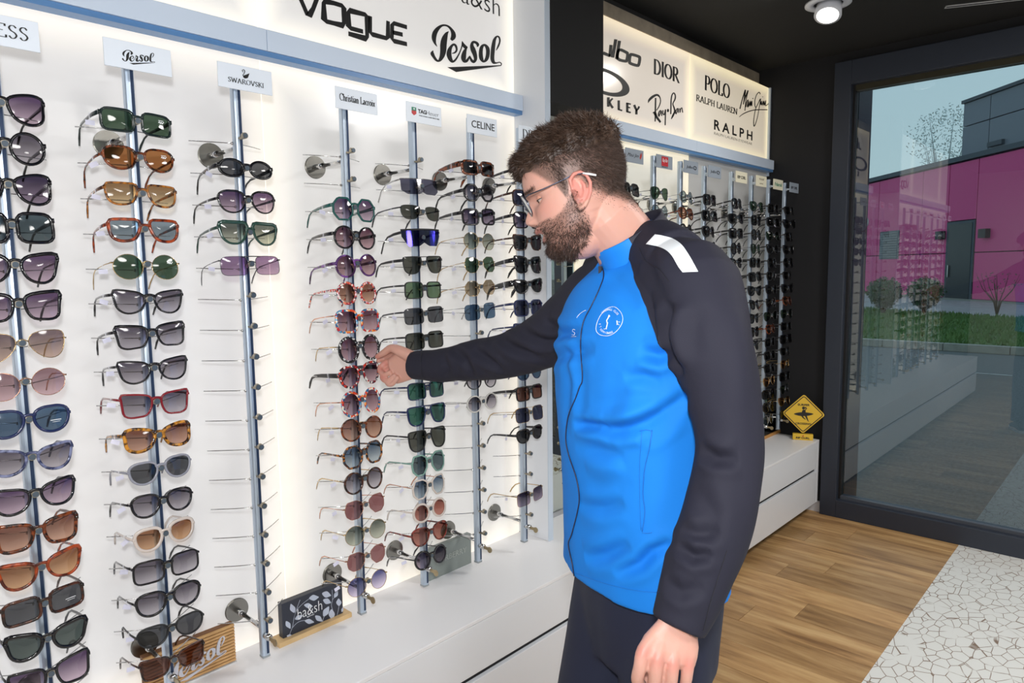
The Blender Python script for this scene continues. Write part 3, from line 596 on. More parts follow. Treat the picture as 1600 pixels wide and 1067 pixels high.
# ================================================================== SUNGLASSES
def superell(n,m=20):
    return [(math.copysign(abs(math.cos(t))**(2/n),math.cos(t)),math.copysign(abs(math.sin(t))**(2/n),math.sin(t))) for t in np.linspace(0,2*math.pi,m,endpoint=False)]
SH={ # outline control points, u = outwards, v = up, unit box ; (points, smooth)
 'round':(superell(2),1),'oval':(superell(2.1),1),'square':(superell(4.2),1),'rect':(superell(5),1),
 'panto':([(1,.35),(.9,.75),(.5,.98),(0,1),(-.5,.96),(-.9,.7),(-1,.25),(-.88,-.3),(-.55,-.8),(0,-1),(.55,-.82),(.88,-.35)],1),
 'cat':([(1,.55),(1.02,.95),(.6,.96),(0,.86),(-.6,.7),(-.93,.35),(-.9,-.2),(-.6,-.75),(-.1,-1),(.4,-.95),(.8,-.5)],1),
 'catsq':([(1,.6),(1.03,1),(.5,.98),(-.2,.9),(-.8,.72),(-.96,.3),(-.85,-.4),(-.55,-.9),(0,-1),(.5,-1),(.85,-.75),(.95,0)],1),
 'butterfly':([(1,.3),(1.03,.85),(.6,1),(0,.92),(-.6,.72),(-.95,.45),(-.9,-.1),(-.62,-.7),(-.1,-1),(.5,-.98),(.92,-.6)],1),
 'aviator':([(1,.45),(.85,.9),(.3,1),(-.3,.97),(-.8,.75),(-.97,.3),(-.8,-.25),(-.45,-.7),(.05,-1),(.55,-.9),(.88,-.4)],1),
 'navi':([(1,.5),(.97,.92),(.4,1),(-.3,1),(-.85,.95),(-.95,.5),(-.8,-.2),(-.5,-.8),(0,-1),(.5,-.95),(.85,-.6),(.98,0)],1),
 'oct':([(1,.4),(.5,1),(-.5,1),(-1,.4),(-1,-.4),(-.5,-1),(.5,-1),(1,-.4)],0),
 'hex':([(1,.15),(.7,.95),(-.3,1),(-.95,.6),(-.92,-.3),(-.35,-1),(.45,-1),(.9,-.55)],0),
 'flat':([(1,.95),(.3,1),(-.4,1),(-.95,.95),(-.98,.3),(-.8,-.4),(-.4,-.9),(0,-1),(.45,-.9),(.85,-.45),(1,.25)],1),
 'wrap':([(1.05,.35),(.95,.85),(.3,1),(-.5,.95),(-.95,.7),(-.9,.0),(-.6,-.75),(0,-1),(.6,-.9),(.95,-.35)],1),
}
def outline(shape,a,b,N=32):
    P,s=SH[shape]
    if s: Q=cat_rom(P,6,True)
    else:
        Q=[]; n=len(P)
        for i in range(n):
            p0,p1,p2=P[i-1],P[i],P[(i+1)%n]
            for t in (.82,.94): Q.append(tuple(x*(1-t)+y*t for x,y in zip(p0,p1)))
            for t in (.0,.06,.18,.4,.6): Q.append(tuple(x*(1-t)+y*t for x,y in zip(p1,p2)))
    Q=np.array(Q); L=np.r_[0,np.cumsum(np.linalg.norm(np.diff(np.vstack([Q,Q[:1]]),axis=0)*[a,b],axis=1))]; Q2=np.vstack([Q,Q[:1]])
    s_=np.linspace(0,L[-1],N,endpoint=False); return np.stack([np.interp(s_,L,Q2[:,0])*a,np.interp(s_,L,Q2[:,1])*b],1)
def offs(P,t,top=0.):
    d=np.roll(P,-1,0)-np.roll(P,1,0); d/=np.linalg.norm(d,axis=1)[:,None]+1e-9; n=np.stack([d[:,1],-d[:,0]],1)
    if (n*(P-P.mean(0))).sum()<0: n=-n
    tt=t*(1+top*np.clip(P[:,1]/abs(P[:,1]).max(),0,1)[:,None]) if top else t
    return P+n*tt
TAG=mat('price_tag_paper',(222,222,240),rough=.5)
LOOP=mat('clear_plastic_loop',(226,226,232),rough=.3)
PAD=mat('nose_pad',(214,206,196),rough=.3)
WHITEPRINT=mat('white_lens_print',(240,244,246),rough=.5)
def fset(shape,fm,lm,a=.0265,b=.0225,rim=.004,depth=.0038,temple=.007,gap=.0185,tm=None,top=0.,drop=.0,print_=0,double=False,curve=1.5,tag_=True,half=None):
    """one pair of glasses as a dict of part meshes (built once, shared by copies). origin = bridge"""
    rnd=shape in('round','oct','hex'); W=.138 if rnd else (.140 if a<.0245 else .149)
    rim=rim*1.3 if .0019<rim<.0055 else rim
    a=(W-gap-rim*3.2-.004)/4; b=max(b*1.08,a*.93) if shape=='round' else b*1.08
    N=32; P=outline(shape,a,b,N); O=offs(P,rim,top); cx=gap/2+a+ (rim*.3)
    cz=-b*.42+drop; D={}
    Y=lambda x:curve*x*x
    mb=MB()
    for s in (-1,1):
        k=len(mb.v); vs=[]
        for Q,dy in ((P,-depth/2),(O,-depth/2*.8),(O,depth/2),(P,depth/2)):
            for u,v in Q: x=s*(cx+u); vs.append((x,Y(x)+dy,cz+v))
        fs=[]
        for q in range(4):
            for i in range(N):
                j=(i+1)%N; f=(q*N+i,q*N+j,((q+1)%4)*N+j,((q+1)%4)*N+i); fs.append(f if s>0 else f[::-1])
        mb.add(vs,fs)
    xi=cx-a
    if rim>.0025:
        mb.tube([(-xi-.001,Y(xi),cz+b*.42),(-xi*.5,-.0006,cz+b*.56),(0,-.001,cz+b*.60),(xi*.5,-.0006,cz+b*.56),(xi+.001,Y(xi),cz+b*.42)],[(.0042,depth*.45),(.0030,depth*.45),(.0027,depth*.45),(.0030,depth*.45),(.0042,depth*.45)],8,up=(0,0,1))
    else:
        mb.tube([(-xi-.0005,Y(xi),cz+b*.30),(-xi*.5,-.001,cz+b*.42),(0,-.0015,cz+b*.45),(xi*.5,-.001,cz+b*.42),(xi+.0005,Y(xi),cz+b*.30)],.0012,6)
        if double: mb.tube([(-xi-a*.45,Y(xi),cz+b*.97),(0,-.001,cz+b*.99),(xi+a*.45,Y(xi),cz+b*.97)],.0012,6)
    xo=cx+a+rim*.6; zt=cz+b*(.62 if shape in('cat','catsq','butterfly','rect','square','navi','flat','wrap') else .35)
    hgt=max(temple*.5,.0015)
    for s in (-1,1): mb.box(min(s*(xo-.002),s*(xo+.0035)),max(s*(xo-.002),s*(xo+.0035)),Y(xo)-depth*.5,Y(xo)+.006,zt-hgt*.9,zt+hgt*.9)
    D['frame']=mb.mesh('frame',fm)
    for s,nm in ((-1,'n0'),(1,'n1')): D[nm]=MB().ell((s*(xi+.0008),.0045,cz-b*.05),(.0014,.0025,.005),None,8,6).mesh('nose_pad',PAD)
    # lenses
    for s,nm in ((-1,'l0'),(1,'l1')):
        mb=MB(); n=N; vs=[];fs=[]
        rings=[1.0,.66,.33]
        for r_ in rings:
            for u,v in P: x=s*(cx+u*r_); vs.append((x,Y(x)-.0022*(1-r_*r_),cz+v*r_))
        vs.append((s*cx,Y(cx)-.0022,cz))
        for q in range(2):
            for i in range(n): j=(i+1)%n; fs.append((q*n+i,q*n+j,(q+1)*n+j,(q+1)*n+i))
        for i in range(n): fs.append((2*n+i,2*n+(i+1)%n,3*n))
        if s>0: fs=[f[::-1] for f in fs]
        mb.add(vs,fs); D[nm]=mb.mesh('lens',lm)
    # temples
    for s,nm in ((-1,'t0'),(1,'t1')):
        mb=MB(); x=s*(xo+.002); y0=Y(xo)+.003; thin=temple<.0035
        pts=[(x,y0,zt),(x+s*.002,y0+.03,zt),(x,y0+.072,zt-.001),(x-s*.003,y0+.106,zt-.003),(x-s*.005,y0+.124,zt-.010),(x-s*.008,y0+.139,zt-.025),(x-s*.010,y0+.148,zt-.040)]
        hh=temple/2; tk=.0016 if not thin else .0008
        rs=[(hh*1.1,tk),(hh*1.05,tk),(hh*.9,tk),(max(hh*.7,.0018 if thin else .0026),tk),(max(hh*.6,.002),tk*1.1),(max(hh*.7,.0030 if not thin else .0024),tk*1.5),(.0022,tk*1.2)]
        mb.tube(pts,rs,8 if not thin else 6,up=(0,0,1)); D[nm]=mb.mesh('temple',tm or fm)
    if tag_:
        mb=MB(); x=-(xo+.003); mb.cur=0
        T=Matrix.Translation((x,.055,zt-.013))@Matrix.Rotation(random.uniform(-.5,.5),4,'Y')@Matrix.Rotation(random.uniform(-.3,.3),4,'Z')
        mb.box(-.0085,.0085,-.0003,.0003,-.005,.005,T)
        mb.cur=1; mb.tube([(x-.0022,.048,zt+temple*.5+.001),(x-.0022,.048,zt-temple*.5-.003)],.0005,4); mb.tube([(x-.0022,.052,zt+temple*.5+.001),(x-.0022,.052,zt-temple*.5-.003)],.0005,4)
        D['tag']=mb.mesh('price_tag',[TAG,LOOP])
    if print_:
        mb=MB(); x=cx+a*.35; z=cz+ (b*.35 if print_==1 else -b*.15)
        if print_==1:
            ribbon(mb,[(x-.006,z+.0045),(x+.005,z+.0045)],.0012,lambda p,q,h:(p,Y(p)-.0028-h,q),th=.0002); 
            ribbon(mb,cat_rom([(x-.006,z-.001),(x-.004,z+.002),(x-.002,z-.0015),(x,z+.0015),(x+.002,z-.0015),(x+.004,z+.001),(x+.006,z+.0025)],3),.0016,lambda p,q,h:(p,Y(p)-.0028-h,q),th=.0002)
        else:
            ribbon(mb,[(x-.013,z),(x-.004,z+.0003),(x+.006,z)],.0011,lambda p,q,h:(p,Y(p)-.0028-h,q),th=.0002); ribbon(mb,[(x-.010,z-.0035),(x+.004,z-.0035)],.0006,lambda p,q,h:(p,Y(p)-.0028-h,q),th=.0002)
        D['lens_print']=mb.mesh('lens_print',WHITEPRINT)
    return D
def shield(fm,lm,mirror=False):
    mb=MB(); n=22; top=[];vs=[]
    def prof(u):
        z1=.018 if mirror else .014; z0=-.030+ (.010*(1-min(1,abs(u)/.25)) if mirror else .006*(1-min(1,abs(u)/.2)))
        if abs(u)>.75: z0+=(abs(u)-.75)/.25*(.030 if mirror else .012)
        return z0,z1
    for i in range(n+1):
        u=-1+2*i/n; x=u*.070; z0,z1=prof(u); y=2.6*x*x
        for z in np.linspace(z0,z1,5): vs.append((x,y,z))
    fs=[(i*5+j,(i+1)*5+j,(i+1)*5+j+1,i*5+j+1) for i in range(n) for j in range(4)]
    mb.add(vs,fs); D={'l0':mb.mesh('lens',lm)}
    mb=MB(); P=[(u*.0705,2.6*(u*.0705)**2,prof(u)[1]+.001) for u in np.linspace(-1,1,15)]
    mb.tube(P,[(.0028,.002)]*15 if mirror else [(.0012,.0012)]*15,6)
    D['frame']=mb.mesh('frame',fm)
    for s,nm in ((-1,'t0'),(1,'t1')):
        mb=MB(); x=s*.071; h=.004 if mirror else .0022
        pts=[(x,.012,.012),(x+s*.002,.045,.012),(x,.08,.009),(x-s*.005,.11,-.004),(x-s*.010,.135,-.03)]
        mb.tube(pts,[(h,.0015),(h,.0015),(h*.8,.0015),(h*.7,.0015),(h*.8,.0018)],8); D[nm]=mb.mesh('temple',fm)
    mb=MB(); T=Matrix.Translation((-.074,.06,.0))
    mb.box(-.0085,.0085,-.0003,.0003,-.005,.005,T); D['tag']=mb.mesh('price_tag',TAG)
    
    for s,nm in ((-1,'n0'),(1,'n1')): D[nm]=MB().ell((s*.008,.005,-.016),(.0014,.0025,.005),None,8,6).mesh('nose_pad',PAD)
    return D
def place(D,x,row,label,group,yaw=None,tilt=None,roll=None,z=None,y=None):
    r=random.Random(hash((round(x,2),row)) if False else int(x*1000)*31+row)
    yaw=r.uniform(-.05,.05) if yaw is None else yaw; tilt=-.10+r.uniform(-.05,.05) if tilt is None else tilt; roll=r.uniform(-.035,.035) if roll is None else roll
    root=empty('sunglasses',(x,-.1935 if y is None else y,(RZ(row)+.006) if z is None else z),label=label,cat='sunglasses',group=group)
    root.rotation_euler=(tilt,roll,yaw)
    for k,me in D.items():
        nm={'l0':'lens','l1':'lens','t0':'temple','t1':'temple','tag':'price_tag','n0':'nose_pad','n1':'nose_pad'}.get(k,k); link(nm,me,None,root,k not in('tag','lens_print'))
    return root
# frame colours
BK=mat('glossy_black_acetate',(16,16,22),rough=.12,coat=.4); MBK=mat('satin_black',(26,27,30),rough=.4)
TO=tortoise('tortoise',(34,16,10),(130,62,26),90); HO=tortoise('honey_tortoise',(60,28,12),(186,116,40),80); TOR=tortoise('amber_tortoise',(74,26,10),(172,70,28),70); DT=tortoise('dark_havana',(26,16,14),(82,42,26),60)
TG=tortoise('striped_tortoise',(44,22,10),(206,140,46),90); BM=tortoise('blue_marble',(40,48,84),(128,134,168),80)
BG=mat('black_green_acetate',(24,40,40),rough=.14,coat=.4); NB=mat('navy_acetate',(26,40,84),rough=.14,coat=.4); TL=mat('teal_acetate',(22,84,80),rough=.14,coat=.4)
PU=mosaic('purple_marble',[(84,44,110),(54,26,60),(120,70,150),(70,36,80)],60); RD=mat('burgundy_acetate',(128,24,36),rough=.14,coat=.4); GY=mat('grey_translucent',(142,144,156),rough=.2,coat=.3); BE=mat('beige_translucent',(212,200,192),rough=.2,coat=.3)
GD=mat('gold_metal',(196,168,120),rough=.25,metal=1); SV=mat('silver_metal',(190,190,190),rough=.22,metal=1); RG_=mat('rose_gold_metal',(206,156,132),rough=.25,metal=1); GM=mat('gun_metal',(86,88,92),rough=.3,metal=1)
TC=mat('teal_clear',(120,158,148),rough=.18,coat=.3); CL_=mat('clear_acetate',(206,204,200),rough=.15,coat=.3); RTO=tortoise('red_tortoise',(60,18,14),(140,52,40),60); DG=mat('dark_green_acetate',(40,70,62),rough=.15,coat=.3)
MX1=mosaic('red_mosaic',[(206,52,52),(236,228,220),(40,60,80),(226,120,90),(160,30,40),(224,180,190)],240); MX2=mosaic('orange_blue_mosaic',[(222,74,40),(238,150,70),(40,96,140),(230,226,214),(190,40,50),(90,150,190)],150)
MX3=mosaic('black_white_fleck',[(22,22,26),(22,22,26),(200,200,200),(22,22,26),(60,60,64),(22,22,26)],260); MX4=mosaic('red_black_mosaic',[(160,28,34),(30,22,30),(210,60,40),(230,226,220),(40,60,84),(120,20,30)],200)
MX5=mosaic('dark_multicolour_tortoise',[(30,26,28),(120,70,30),(40,48,60),(60,30,20),(180,110,40)],160)
# lenses (tint at top, tint at bottom)
PG=lensmat('violet_gradient',(92,66,104),(196,172,190)); PGD=lensmat('dark_violet_gradient',(60,48,78),(150,132,156)); GG=lensmat('grey_gradient',(92,84,98),(186,180,188)); BR=lensmat('brown_gradient',(128,76,56),(206,160,132)); AM=lensmat('amber_gradient',(150,92,46),(216,168,116))
GN=lensmat('bottle_green',(66,92,70),(74,102,78)); OR=lensmat('amber_solid',(168,104,34),(172,110,40)); GR=lensmat('smoke_grey',(78,80,86),(84,86,92)); GGR=lensmat('green_grey',(76,90,88),(84,98,94)); BL=lensmat('steel_blue',(66,98,128),(74,108,138))
LB=lensmat('pale_grey_blue',(128,146,156),(136,154,164)); RS=lensmat('dusty_rose',(146,90,92),(154,98,100)); RSG=lensmat('rose_gradient',(140,104,112),(214,180,186)); GB=lensmat('gold_brown_gradient',(150,112,66),(226,200,150)); TGR=lensmat('teal_grey',(72,90,98),(88,106,112))
AV=lensmat('brown_to_peach',(120,100,104),(206,178,162)); GRG=lensmat('sage_gradient',(96,104,96),(186,190,170)); BVG=lensmat('blue_violet_gradient',(74,78,140),(190,180,214)); BLG=lensmat('blue_gradient',(70,96,124),(178,190,196)); GMI=lensmat('green_mirror',(52,84,78),(60,92,84),.16,(120,220,190))
DKG=lensmat('dark_grey',(52,50,54),(60,58,60)); OLV=lensmat('olive_grey',(72,74,66),(82,84,74)); VIO=lensmat('violet_solid',(132,98,140),(176,146,178)); WINE=lensmat('wine_gradient',(96,52,74),(196,158,166)); NVL=lensmat('navy_lens',(52,56,84),(62,66,96)); BRS=lensmat('rust_brown',(146,72,56),(190,116,96)); DBR=lensmat('deep_brown',(110,62,44),(134,80,58)); OLG=lensmat('olive_gradient',(88,90,76),(206,200,170)); TAN=lensmat('tan_gradient',(132,116,90),(190,170,140)); GLN=lensmat('green_lens',(96,124,92),(104,132,98))
MIR=lensmat('blue_mirror',(40,50,60),(50,60,70),.3,(90,80,255)); SHG=lensmat('slate_shield',(84,84,108),(96,96,116))
big=dict(a=.029,b=.0255)
S=lambda *a,**k:(a,k)
C1={0:('black butterfly','violet gradient',S('butterfly',BK,PG,a=.029,b=.024,temple=.009)),1:('black oversized round','violet grey',S('round',BK,GG,a=.029,b=.0245,temple=.009)),2:('black butterfly','grey',S('butterfly',BK,PGD,a=.029,b=.024,temple=.009)),
3:('black chunky square','blue grey',S('square',BK,TGR,a=.028,b=.023,rim=.006,temple=.010)),4:('black cat-eye','violet gradient',S('cat',BK,PG,a=.0285,b=.024,temple=.008,top=.4)),5:('black angular cat-eye','violet gradient',S('catsq',BK,PG,a=.0285,b=.022,temple=.009,top=.4)),
6:('thin gold aviator','brown gradient',S('aviator',GD,AV,a=.0295,b=.0245,rim=.0012,depth=.0015,temple=.002)),7:('thin rose gold round','rose gradient',S('round',RG_,RSG,a=.0275,b=.0225,rim=.0012,depth=.0015,temple=.002)),8:('blue rounded','solid blue',S('panto',NB,BL,a=.027,b=.021,temple=.006,print_=2)),
9:('blue marbled cat-eye','grey gradient',S('cat',BM,GG,a=.0275,b=.021,temple=.006)),10:('black almond cat-eye','violet gradient',S('cat',BK,PG,a=.0275,b=.021,temple=.006)),11:('dark tortoiseshell rectangular','brown gradient',S('catsq',TO,BR,a=.0285,b=.021,rim=.005,temple=.008)),
12:('red tortoiseshell cat-eye','amber gradient',S('cat',TOR,AM,a=.0285,b=.021,temple=.007,top=.4)),13:('tortoiseshell rectangular','printed grey',S('rect',DT,GR,a=.0275,b=.019,temple=.007,print_=2)),14:('black slanted cat-eye','green grey',S('cat',BK,GGR,a=.0285,b=.020,rim=.005,temple=.008,top=.4)),15:('black square cat-eye','violet gradient',S('catsq',BK,PG,a=.0285,b=.023,temple=.007))}
C2={0:('black rectangular','printed bottle green',S('rect',BG,GN,a=.0255,b=.0185,rim=.0035,temple=.009,print_=1)),1:('brown panto','printed amber',S('panto',TO,OR,a=.0245,b=.020,rim=.003,temple=.006,print_=1,half=1)),2:('honey tortoiseshell square','golden gradient',S('navi',HO,GB,a=.0265,b=.019,rim=.003,temple=.007)),
3:('orange tortoiseshell navigator','pale blue grey',S('navi',TOR,LB,a=.025,b=.0185,rim=.0045,temple=.007)),4:('thin gold round','printed bottle green',S('round',GD,GN,a=.0235,b=.0195,rim=.001,depth=.0014,temple=.002,print_=1)),5:('glossy black round cat-eye','grey gradient',S('cat',BK,GG,a=.0265,b=.0215,rim=.003,temple=.006)),
6:('black pointed cat-eye','violet grey gradient',S('catsq',BK,GG,a=.0265,b=.0205,rim=.003,temple=.006,top=.5)),7:('black and clear cat-eye','violet grey gradient',S('cat',BK,GG,a=.0265,b=.021,rim=.003,temple=.005)),8:('burgundy red square','violet grey gradient',S('catsq',RD,GG,a=.0265,b=.0215,rim=.003,temple=.005)),
9:('striped tortoiseshell butterfly','brown gradient',S('butterfly',TG,BR,a=.0255,b=.020,rim=.005,temple=.007)),10:('translucent grey panto','smoke grey',S('panto',GY,GR,a=.0225,b=.0195,rim=.0035,temple=.005)),11:('black panto','violet grey gradient',S('panto',BK,GG,a=.0235,b=.020,rim=.0035,temple=.005)),
12:('beige translucent panto','amber gradient',S('panto',BE,AM,a=.0235,b=.0195,rim=.005,temple=.006)),13:('black square','violet grey gradient',S('square',BK,GG,a=.0245,b=.0205,rim=.003,temple=.005)),14:('black soft square','pale grey gradient',S('panto',BK,GG,a=.0245,b=.0205,rim=.004,temple=.005)),
15:('dark grey rounded','smoke grey',S('panto',MBK,GR,a=.0245,b=.0195,rim=.0025,temple=.005)),16:('dark brown pointed','deep brown',S('catsq',DT,DBR,a=.0255,b=.019,rim=.0025,temple=.004))}
C3={1:('thick black oval','dark grey',S('oval',BK,GR,a=.0225,b=.0155,rim=.0055,temple=.009)),2:('black round cat-eye','violet gradient',S('panto',BK,PG,a=.0245,b=.0215,rim=.0025,temple=.006,top=.5)),3:('green flat-top','olive gradient with a pink bridge',S('flat',DG,GRG,a=.0245,b=.0205,rim=.0035,temple=.007,top=.8)),
4:('thin gold squared','violet',S('square',GM,VIO,a=.0255,b=.0205,rim=.001,depth=.0014,temple=.002,double=True))}
C4={2:('teal octagonal','violet grey gradient',S('oct',TL,PG,a=.0265,b=.0245,rim=.0035,temple=.009)),3:('large black round','wine gradient',S('round',BK,WINE,a=.026,b=.0245,rim=.0035,temple=.009)),4:('purple marbled round','wine gradient',S('round',PU,WINE,a=.026,b=.0245,rim=.0035,temple=.008)),5:('red mosaic round','brown gradient',S('round',MX1,BR,a=.024,b=.023,rim=.0065,temple=.007)),
6:('orange and blue mosaic squared','wine gradient',S('square',MX2,WINE,a=.0255,b=.0245,rim=.006,temple=.003,tm=RG_)),7:('large black flecked round','wine gradient',S('round',MX3,WINE,a=.0255,b=.0275,rim=.007,temple=.003,tm=GD)),8:('red and black mosaic round','wine gradient, pinched by the man',S('panto',MX4,WINE,a=.0245,b=.0235,rim=.005,temple=.012,tm=MBK)),
9:('orange mosaic oval','wine gradient',S('round',MX2,WINE,a=.025,b=.0275,rim=.005,temple=.003,tm=RG_)),10:('tortoiseshell round','brown gradient',S('round',TO,BR,a=.0265,b=.0255,rim=.003,temple=.003,tm=GD)),11:('multicolour tortoiseshell octagonal','blue grey gradient',S('oct',MX5,BLG,a=.025,b=.0245,rim=.004,temple=.006)),
12:('dark tortoiseshell round','grey gradient',S('round',DT,GG,a=.025,b=.0245,rim=.0035,temple=.003,tm=GD)),13:('thin rose gold rounded','dusty rose',S('hex',RG_,RS,a=.0265,b=.023,rim=.001,depth=.0014,temple=.0022)),14:('thin gold rounded','sage gradient',S('round',GD,GRG,a=.0255,b=.023,rim=.001,depth=.0014,temple=.0022)),15:('thin rose gold hexagonal','dusty rose',S('hex',RG_,RS,a=.0265,b=.0225,rim=.001,depth=.0014,temple=.0022)),16:('thin gold round','blue violet gradient',S('round',GD,BVG,a=.0265,b=.0235,rim=.001,depth=.0014,temple=.0022))}
C5={1:('flat rimless shield','slate grey',('shield',SV,SHG,False)),2:('thin metal wrap','olive grey',S('wrap',GM,OLV,a=.029,b=.0185,rim=.001,depth=.0014,temple=.004,curve=2.2)),3:('sporty black wraparound','blue mirrored',('shield',MBK,MIR,True)),4:('black navigator','dark grey',S('navi',MBK,OLV,a=.0285,b=.0225,rim=.0018,temple=.008,double=True)),
5:('black square','green',S('rect',MBK,GLN,a=.0285,b=.021,rim=.002,temple=.005)),6:('grey square','smoke grey',S('rect',GM,GR,a=.028,b=.021,rim=.0018,temple=.005)),7:('black slim square','olive grey',S('rect',MBK,OLV,a=.0285,b=.0215,rim=.002,temple=.005)),9:('navy square','green mirrored',S('rect',NB,GMI,a=.028,b=.022,rim=.002,temple=.005)),
10:('navy navigator','green mirrored',S('navi',NB,GMI,a=.0265,b=.024,rim=.003,temple=.006)),11:('big black navigator','dark grey',S('navi',MBK,OLV,a=.0285,b=.0265,rim=.0025,temple=.005)),12:('translucent teal hexagonal','grey gradient',S('hex',TC,TGR,a=.026,b=.0255,rim=.0035,temple=.005)),13:('translucent beige hexagonal','blue gradient',S('hex',BE,BLG,a=.026,b=.0245,rim=.0035,temple=.003,tm=RG_)),
14:('translucent beige round','rust brown',S('round',BE,BRS,a=.022,b=.022,rim=.006,temple=.005)),15:('red tortoiseshell panto','rust brown',S('panto',RTO,BRS,a=.025,b=.023,rim=.003,temple=.006)),16:('black round','grey gradient',S('round',BK,PGD,a=.025,b=.0225,rim=.004,temple=.004))}
C6={0:('tortoiseshell slim rectangular','dark grey with gold hinges',S('rect',TO,DKG,a=.025,b=.016,rim=.005,temple=.016)),1:('chunky black soft-square','grey gradient',S('oct',BK,GG,a=.024,b=.020,rim=.006,temple=.010)),2:('chunky black square','violet grey gradient',S('square',BK,PGD,a=.0255,b=.020,rim=.004,temple=.010)),3:('thin clear gold round','olive gradient',S('round',GD,GRG,a=.0225,b=.021,rim=.001,depth=.0014,temple=.0018)),
4:('thin gold rounded','bottle green',S('hex',GD,GN,a=.024,b=.0225,rim=.001,depth=.0014,temple=.0018)),5:('thin gold octagonal','tan gradient',S('oct',GD,TAN,a=.0245,b=.0215,rim=.001,depth=.0014,temple=.0018)),6:('rimless squared','solid blue',S('square',SV,BL,a=.0275,b=.0235,rim=.0006,depth=.0010,temple=.002)),9:('black thin round','pale grey gradient',S('round',BK,GG,a=.023,b=.022,rim=.002,temple=.004)),10:('clear double-bridge round','violet grey gradient',S('round',CL_,GG,a=.0225,b=.0215,rim=.003,temple=.003,double=True))}
C7={0:('black rectangular','dark grey beside the man\'s forehead',S('rect',BK,DKG,a=.026,b=.020,rim=.004,temple=.009)),1:('dark brown square','navy',S('square',DT,NVL,a=.0265,b=.023,rim=.003,temple=.007)),2:('black soft-square','violet grey',S('square',BK,PGD,a=.0265,b=.023,rim=.003,temple=.010)),3:('dark brown cat-eye','dark grey',S('catsq',DT,DKG,a=.0265,b=.0225,rim=.003,temple=.006)),
4:('black square with gold temples','dark grey',S('catsq',BK,DKG,a=.0265,b=.0235,rim=.004,temple=.014)),5:('thick black cat-eye','black',S('cat',BK,DKG,a=.0265,b=.019,rim=.004,temple=.020)),6:('navy soft-square','navy',S('square',NB,NVL,a=.0265,b=.0235,rim=.003,temple=.008)),7:('navy cat-eye','navy above the man\'s sleeve',S('cat',NB,NVL,a=.0265,b=.021,rim=.003,temple=.006)),
9:('dark blue round','blue, right below the sleeve',S('round',NB,BL,a=.0255,b=.023,rim=.002,temple=.006)),10:('black flat-top square','deep brown',S('rect',BK,DBR,a=.025,b=.0205,rim=.003,temple=.010)),11:('thin gold squared','navy',S('square',GD,NVL,a=.0265,b=.0235,rim=.001,depth=.0014,temple=.002)),12:('black panto','dark grey',S('panto',BK,DKG,a=.0255,b=.020,rim=.003,temple=.008)),15:('rimless gold square','violet gradient',S('rect',GD,PGD,a=.027,b=.0225,rim=.0006,depth=.001,temple=.003))}
ORD=['first','second','third','fourth','fifth','sixth','seventh','eighth','ninth','tenth','eleventh','twelfth','thirteenth','fourteenth','fifteenth','sixteenth','seventeenth']
tuned={3:{8:dict(yaw=.10,roll=-.05,tilt=-.06)}}
for ci,C in enumerate([C1,C2,C3,C4,C5,C6,C7]):
    for k,r in enumerate(sorted(C)):
        fr_,ln,spec=C[r]
        D=shield(*spec[1:]) if spec[0]=='shield' else fset(*spec[0],**spec[1])
        gl_=ln if ('lens' in ln or ',' in ln or ' with ' in ln or 'beside' in ln or 'above' in ln) else ln+' lenses'
        gl_=gl_.replace(' with a pink bridge',' lenses and pink bridge').replace(', pinched by the man',' lenses').replace(' with gold hinges',' lenses').replace(" beside the man's forehead",' lenses').replace(" above the man's sleeve",' lenses').replace(', right below the sleeve',' lenses')
        lab='%s sunglasses with %s, %s pair down the %s pole'%(fr_,gl_,ORD[k],ordw[ci])
        place(D,PX[ci]+(.0),r,lab,'sunglasses on the %s front pole'%ordw[ci],**tuned.get(ci,{}).get(r,{}))
# rear rack: eight designs, shared meshes
base=[('black square','grey',S('square',BK,DKG,a=.027,b=.021,temple=.007)),('black aviator','green',S('aviator',GM,GN,a=.028,b=.024,rim=.0012,temple=.002)),('brown tortoiseshell','brown',S('panto',TO,BR,a=.026,b=.021,temple=.006)),('black rounded','grey',S('round',BK,GR,a=.026,b=.023,temple=.006)),
('black rectangular','dark',S('rect',MBK,DKG,a=.028,b=.020,temple=.008)),('thin gold','amber',S('aviator',GD,OR,a=.027,b=.023,rim=.0012,temple=.002)),('black wrap','dark',S('wrap',MBK,DKG,a=.030,b=.020,temple=.008,curve=2.4)),('black cat-eye','grey',S('cat',BK,GR,a=.027,b=.021,temple=.006)),('clear and silver','pale grey',S('round',SV,LB,a=.025,b=.021,rim=.0012,temple=.002))]
BD=[fset(*s[0],**s[1]) for _,_,s in base]
rows={0:range(0,2),1:range(0,3),2:range(0,4),3:range(0,5),4:range(0,6),5:range(0,11),6:range(0,17),7:range(0,17)}
forced={(1,0):1,(1,1):8,(2,0):8,(2,1):2,(3,0):4,(3,1):4,(3,2):6,(4,0):0,(4,3):3,(5,0):1,(6,9):2,(6,10):4,(6,13):5,(6,14):0,(7,12):5,(7,15):5,(7,14):1,(6,16):8}
rw=['first','second','third','fourth','fifth','sixth','seventh','rearmost']
rr=random.Random(3)
for pi,rng in rows.items():
    for k,r in enumerate(rng):
        i=forced.get((pi,r)); i=rr.choice([0,0,3,4,4,6,7,7,1,2]) if i is None else i
        n_,l_,_s=base[i]
        place(BD[i],PB[pi],r,'%s sunglasses with %s lenses, %s pair down the %s rear pole'%(n_,l_,ORD[k],rw[pi]),'sunglasses on the rear rack',yaw=rr.uniform(-.12,.12),tilt=-.1+rr.uniform(-.08,.08))
